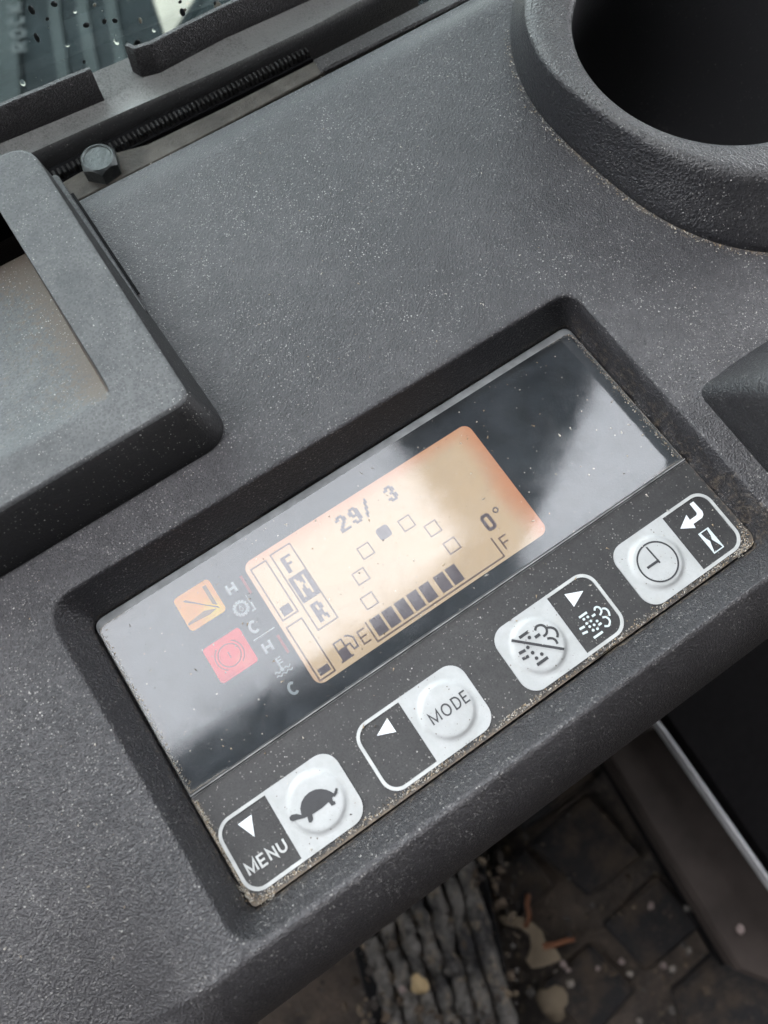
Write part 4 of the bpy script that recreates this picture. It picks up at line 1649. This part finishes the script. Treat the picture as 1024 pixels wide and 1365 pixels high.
for m_ in fl_m:
    me.materials.append(m_)
me.polygons.foreach_set('material_index', mi_)
me.update()
o = bpy.data.objects.new('floor_litter', me)
COL.objects.link(o)
tag(o, 'crushed brown leaves and crumbs of mud strewn over the floor and footrest', 'litter', None, 'stuff')

# ================================================================== LOOSE DIRT
def grains(name, P, sizes, mats, label):
    me = bpy.data.meshes.new(name)
    V_, F_, mi = [], [], []
    for (x, y, z), s_ in zip(P, sizes):
        n0 = len(V_)
        a = random.random() * 6.28
        e = 1 + random.random() * 1.6
        pts = [(1, 0, 0), (-.5, .8, 0), (-.6, -.7, .1), (.1, .1, .9)]
        for (px_, py_, pz_) in pts:
            px_ *= e
            qx = px_ * math.cos(a) - py_ * math.sin(a)
            qy = px_ * math.sin(a) + py_ * math.cos(a)
            V_.append(((x + qx * s_) * S, (y + qy * s_) * S, (z + pz_ * s_) * S))
        F_ += [(n0, n0 + 1, n0 + 3), (n0 + 1, n0 + 2, n0 + 3), (n0 + 2, n0, n0 + 3), (n0, n0 + 2, n0 + 1)]
        k = random.randrange(len(mats))
        mi += [k] * 4
    me.from_pydata(V_, [], F_)
    for m_ in mats:
        me.materials.append(m_)
    me.polygons.foreach_set('material_index', mi)
    me.update()
    o = bpy.data.objects.new(name, me)
    COL.objects.link(o)
    tag(o, label, 'dirt', None, 'stuff')
    return o


gmats = [plain('grain_tan', (.30, .23, .15), .8), plain('grain_grey', (.30, .29, .27), .8), plain('grain_dark', (.07, .06, .05), .8), plain('grain_pale', (.50, .46, .40), .8)]
P, Sz = [], []
for i in range(1500):      # along the lower edge of the display
    u = random.uniform(.1, 4.7)
    dens = .35 + .65 * (noise.noise(Vector((u * 2.3, 0, 0))) + .4)
    if random.random() > dens:
        continue
    v = -.335 + .012 + abs(random.gauss(0, .028))
    if u < .95 or u > 3.7 or 1.25 < u < 3.45:
        v = min(v, -.292)
    P.append((u, v, .002))
    Sz.append(random.uniform(.003, .0075))
for i in range(900):       # left edge
    v = random.uniform(-.3, .5)
    u = -.018 + abs(random.gauss(0, .012))
    P.append((u, v, .002))
    Sz.append(random.uniform(.003, .006))
for i in range(260):       # lower left corner heap
    a = random.uniform(180, 270)
    r = .19 + random.gauss(0, .02)
    P.append((.155 + r * math.cos(math.radians(a)), -.15 + r * math.sin(math.radians(a)), .002))
    Sz.append(random.uniform(.002, .0055))
for i in range(180):       # lower right corner
    a = random.uniform(270, 360)
    r = .19 + random.gauss(0, .015)
    P.append((4.50 + r * math.cos(math.radians(a)), -.13 + r * math.sin(math.radians(a)), .002))
    Sz.append(random.uniform(.003, .007))
for i in range(500):       # glass left and right edges
    v = random.uniform(.58, 2.0)
    if random.random() < .5:
        P.append((-.008 + abs(random.gauss(0, .015)), v, ZG))
    else:
        P.append((4.655 - (v - .56) * .02 - abs(random.gauss(0, .02)), v, ZG))
    Sz.append(random.uniform(.003, .006))
for i in range(260):       # over keys and glass
    P.append((random.uniform(0, 4.6), random.uniform(-.25, 2.0), ZG if False else .016))
    if P[-1][1] > .56:
        P[-1] = (P[-1][0], P[-1][1], ZG)
    Sz.append(random.choice([.003, .004, .005, .009]))
grains('dirt_crumbs', P, Sz, gmats, 'fine tan grit caught along the edges of the display')
P, Sz = [], []
for i in range(380):       # foot of the cup holder
    a = random.uniform(130, 256)
    r = polar(ringfoot_r, a) + abs(random.gauss(0, .035)) + .01
    P.append((RCX + r * math.cos(math.radians(a)), RCY + r * math.sin(math.radians(a)), ZT + .004))
    Sz.append(random.uniform(.003, .008))
for i in range(1100):      # over the whole top
    u, v = random.uniform(-1.8, 8), random.uniform(-.5, 5.4)
    if -.3 < u < 5.0 and -.6 < v < 2.4:
        continue
    if u < 1.7 and v > 2.6:
        continue
    if math.hypot(u - RCX, v - RCY) < 2.25:
        continue
    P.append((u, v, ZT + .006))
    Sz.append(random.choice([.003, .004, .005, .007]))
grains('dust_grains', P, Sz, [gmats[1], gmats[3], gmats[1], gmats[0]], 'pale dust grains scattered over the black console top')
